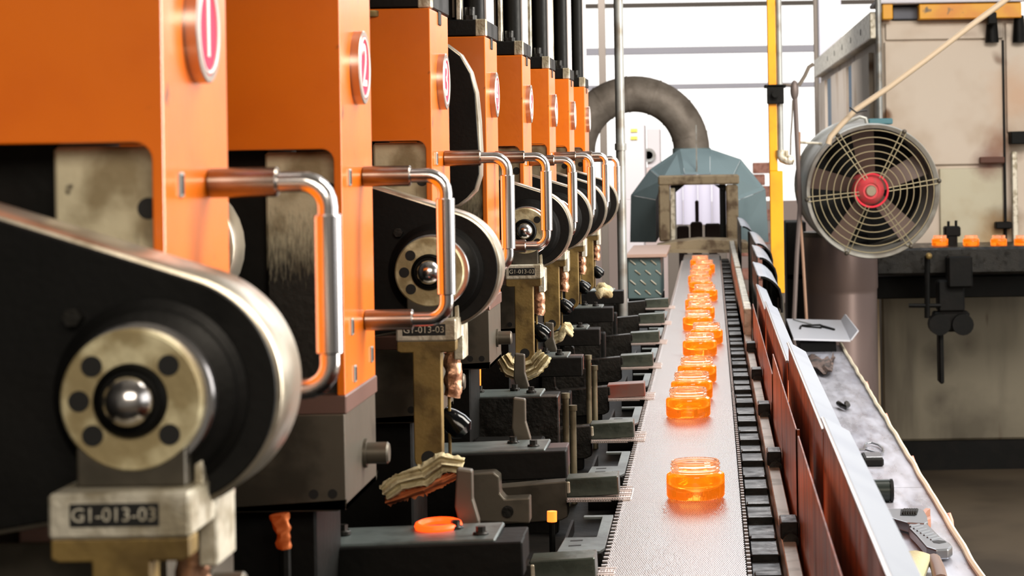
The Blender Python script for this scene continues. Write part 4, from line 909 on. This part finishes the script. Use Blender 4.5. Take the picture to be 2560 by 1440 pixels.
# hot things
p = onZ(1096, 1314, -.306)
mb = MB(); mb.tube([(p.x + .0165 * math.cos(a), p.y + .0165 * 1.4 * math.sin(a), -.3055) for a in [2 * PI * i / 36 for i in range(36)]], .0032, 8, closed=True); pass
solo(mb, 'glowing_ring', m_hot, 'glowing orange-red hot ring on the nearest mould table', 'hot ring')
for (x, y, h, D, r, lb) in [(1380, 1278, 26, 2.5, .0055, 'short glowing orange burner below the nearest pusher holder'), (1472, 908, 30, 3.75, .004, 'thin glowing orange burner beside the third pusher'), (700, 1285, 88, 1.64, .0072, 'foil-wrapped tube under the second press, orange light put into its colour'), (1160, 915, 55, 3.2, .004, 'slim glowing orange rod behind the hanging sleeve'), (1200, 920, 45, 3.3, .0015, 'tiny glowing orange wire rod in the dark gap')]:
    a = Wp(x, y, D); b = Wp(x + (12 if x == 700 else 0), y + h, D)
    T = thing('burner', lb, 'burner', (a.x, D, -.455)); off = T.location - Vector((0, 0, CZ))
    mb = MB(); mb.tube([a.lerp(b, i / 14) for i in range(15)], r, 16, rf=(lambda q: r * (1 - .45 * q)) if x == 700 else None, nf=(lambda v: Vector((1, 1, 0)) * .003 * noise.noise(v * 190)) if x == 700 else None)
    mb.build('lit_tip', m_flame if x != 700 else mat('foil_lit', (190, 110, 60), .4, .6, emit=(255, 80, 10), es=.10, bump=.8), T, off)  # on the foil tube, orange light is put into colour and emission
    mb = MB(); mb.cyl((b.x, D, b.z), (b.x, D, -.455), r * .6, seg=8); mb.build('feed_pipe', m_bed, T, off)
# pushers
for i in range(8):
    D = 2.15 + .54 * i
    T = thing('pusher', '%s' % ['nearest steel pusher bar cut off by the bottom edge', 'second pusher bar, with hooked black holder beside the lone jar', 'third pusher bar, greenish steel, level with the gap behind the lone jar', 'fourth pusher bar, red reflection put into its colour', 'fifth pusher bar reaching the belt', 'sixth pusher bar reaching the belt', 'seventh pusher bar reaching the belt', 'farthest pusher bar reaching the belt'][i], 'pusher', (-.2, D, -.455), 'pushers beside the belt'); off = T.location - Vector((0, 0, CZ))
    piv = Vector((-.18, D, -.40)); R_ = Matrix.Translation(piv) @ Matrix.Rotation(math.radians(-2.5), 4, 'Y') @ Matrix.Translation(-piv)
    mb = MB(); mb.box(-.180, -.117, D, D + .045, -.4135, -.391, .0012, R_); mb.build('bar', m_green if i != 3 else mat('red_reflection_bar', (124, 92, 84), .4, .4, col2=(140, 66, 52), scale=20), T, off)  # the fourth bar's red reflection is put into its colour
    mb = MB(); mb.prism([(-.300, -.402), (-.262, -.399), (-.179, -.393), (-.178, -.436), (-.186, -.440), (-.30, -.446)], D - .004, D + .028, bev=.0015); mb.build('holder', m_dark if i != 1 else m_block, T, off)
    mb = MB(); mb.prism([(-.290, -.40), (-.290, -.374), (-.286, -.3705), (-.272, -.3695), (-.2675, -.373), (-.266, -.392), (-.258, -.401), (-.258, -.44), (-.288, -.444)], D - .012, D + .004, bev=.0015); mb.build('lug', m_block if i == 1 else m_dark, T, off)
    mb = MB(); mb.box(-.179, -.175, D - .003, D + .01, -.408, -.394, .001, R_); mb.build('clip', m_cast if i < 3 else m_dark, T, off)
    mb = MB(); mb.cyl((-.243, D - .008, -.43), (-.243, D + .0, -.43), .007, seg=14); mb.build('holder_bolt', m_bed, T, off)
    mb = MB(); mb.box(-.29, -.19, D + .0, D + .024, -.456, -.44, .001); mb.build('foot', m_bed, T, off)
    # strip of mesh lying beside
    vs = []; fs = []; mb = MB()
    for a in range(16):
        y = D - .02 + a * .0065; mb.box(-.178, -.100 - .004 * random.random(), y, y + .0022, -.4142 + .0012 * math.sin(a * 1.3), -.4130 + .0012 * math.sin(a * 1.3), 0)
    for a in range(26):
        x = -.177 + a * .003; mb.box(x, x + .0012, D - .02, D + .08 - .012 * random.random(), -.4147, -.4138, 0)
    mb.box(-.178, -.125, D - .018, D + .074, -.4162, -.4152, 0)
    solo(mb, 'mesh_strip', m_belt if i else m_belt, '%s strip of frayed wire mesh under the pusher bar' % ORDN[i], 'mesh', 'frayed mesh strips under the pushers')
# U-shaped dead plates
for i in range(7):
    D = 2.31 + .54 * i
    T = thing('dead_plate', '%s notched grey plate bordering the belt, with two slots' % ['nearest', 'second', 'third', 'fourth', 'fifth', 'sixth', 'farthest'][i], 'plate', (-.14, D, -.455), 'notched plates along the belt'); off = T.location - Vector((0, 0, CZ))
    P = [(-.165, D), (-.121, D), (-.1165, D + .02), (-.1165, D + .23), (-.15, D + .23), (-.15, D + .218), (-.1285, D + .218), (-.1285, D + .085), (-.162, D + .085)]
    mb = MB(); mb.prism(P, -.4135, -.4105, 'z', bev=.0005); mb.build('plate', m_plateg, T, off)
    for yy in (.03, .06):
        mb = MB(); mb.prism([(-.155, D + yy), (-.142, D + yy + .003), (-.142, D + yy + .009), (-.155, D + yy + .006)], -.4108, -.4102, 'z'); mb.build('slot', m_hole, T, off)
    mb = MB(); mb.box(-.163, -.1185, D + .003, D + .225, -.456, -.428, .001); [mb.box(a_, a_ + .003, D + .003, D + .22, -.43, -.4137, 0) for a_ in (-.1635, -.1215)]; mb.build('carrier', m_bed, T, off)
# rags
def rag(P, r, D, label, n=3, m=m_cloth, sq=.8):
    mb = MB()
    for q in range(n):
        dy = random.uniform(-.012, .012); dzz = (q - (n - 1) / 2) * r * .75
        pts = [Wp(x, y, D) for x, y in P]; fine = []
        for i in range(len(pts) - 1):
            for s in range(5): fine.append(pts[i].lerp(pts[i + 1], s / 5))
        fine.append(pts[-1])
        fine = [v + Vector((0, dy + q * .004, dzz * (1 + .3 * math.sin(i * .4 + q)))) for i, v in enumerate(fine)]
        sd = q * 7.3
        mb.tube(fine, r, 16, rf=lambda s: r * (.55 + .6 * math.sin(PI * min(1, max(.06, s))) ** .6), squash=sq,
                nf=lambda v: Vector((noise.noise(v * 90 + Vector((sd, 0, 0))), noise.noise(v * 80), noise.noise(v * 110 + Vector((0, sd, 0))))) * r * .28 + Vector((0, 0, noise.noise(Vector((v.x * 260, sd, v.z * 120))))) * r * .25)
    return solo(mb, 'cloth_rag', m, label, 'rag', 'cotton rags wrapped on the press arms')
def ribbon(P, wpx, D, seed, folds=3, amp=.005, rag_edge=.25):
    mb = MB(); pts = [Wp(x, y, D) for x, y in P]; wz_ = wpx * D / F; n = 70; m = 22; vs = []; fs = []
    def at(s):
        f = s * (len(pts) - 1); i = min(int(f), len(pts) - 2); u = f - i; u = u * u * (3 - 2 * u); return pts[i].lerp(pts[i + 1], u)
    for i in range(n + 1):
        s_ = i / n; c = at(s_); t_ = (at(min(1, s_ + .03)) - at(max(0, s_ - .03))).normalized(); up_ = Vector((-t_.z, 0, t_.x))
        ww = wz_ * (.72 + .28 * math.sin(PI * s_)) * (1 + .18 * noise.noise(Vector((s_ * 5, seed, 0))))
        for j in range(m + 1):
            v = j / m * 2 - 1; e = 1 + rag_edge * abs(v) ** 6 * noise.noise(Vector((s_ * 26, seed + v, 3)))
            ph = v * folds * 1.6 + 1.2 * noise.noise(Vector((s_ * 2.2, seed, 9)))
            yy = -abs(amp) * (math.cos(ph * 1.6) + .6 * noise.noise(Vector((s_ * 9, v * 3, seed)))) - .006 * (1 - v * v)
            vs.append(c + up_ * (ww * v * e) + Vector((0, yy, 0)))
    for i in range(n):
        for j in range(m): a = i * (m + 1) + j; fs.append([a, a + 1, a + m + 2, a + m + 1])
    N0 = len(vs); vs += [v + Vector((0, .0015, 0)) for v in vs]; fs += [[q + N0 for q in f][::-1] for f in fs]
    mb.add(vs, fs, True); return mb
mb = ribbon([(960, 1232), (1000, 1206), (1060, 1188), (1105, 1156), (1160, 1164)], 27, 2.074, 1.0, 3, .004)
ra = solo(mb, 'cloth_rag', m_cloth, 'dirty cream cotton rag wrapped low on the second visible press arm', 'rag'); oo = ctr(mb)
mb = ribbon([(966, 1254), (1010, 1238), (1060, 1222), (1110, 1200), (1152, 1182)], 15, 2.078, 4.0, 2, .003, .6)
mb.build('glow_lit_edge', mat('glow_tinted_cotton', (190, 104, 58), .95, 0, col2=(110, 60, 36), scale=40, bump=.8), ra, oo, label='orange-brown torn edge, hot glass glow put into its colour')  # glow of hot glass beneath is put into this cloth colour
mb = ribbon([(1256, 890), (1272, 918), (1306, 932), (1338, 918), (1364, 884)], 25, 3.158, 2.0, 4, .006)
solo(mb, 'cloth_rag', m_cloth, 'brown-shaded cotton rag slung like a hammock under the fifth arm', 'rag')
rag([(1380, 850), (1400, 840), (1414, 820), (1430, 836)], .006, 3.697, 'white torn rag knotted on the sixth arm', 3)
rag([(1492, 735), (1508, 722), (1530, 735)], .010, 4.24, 'pale rag bundled on the seventh arm', 2)
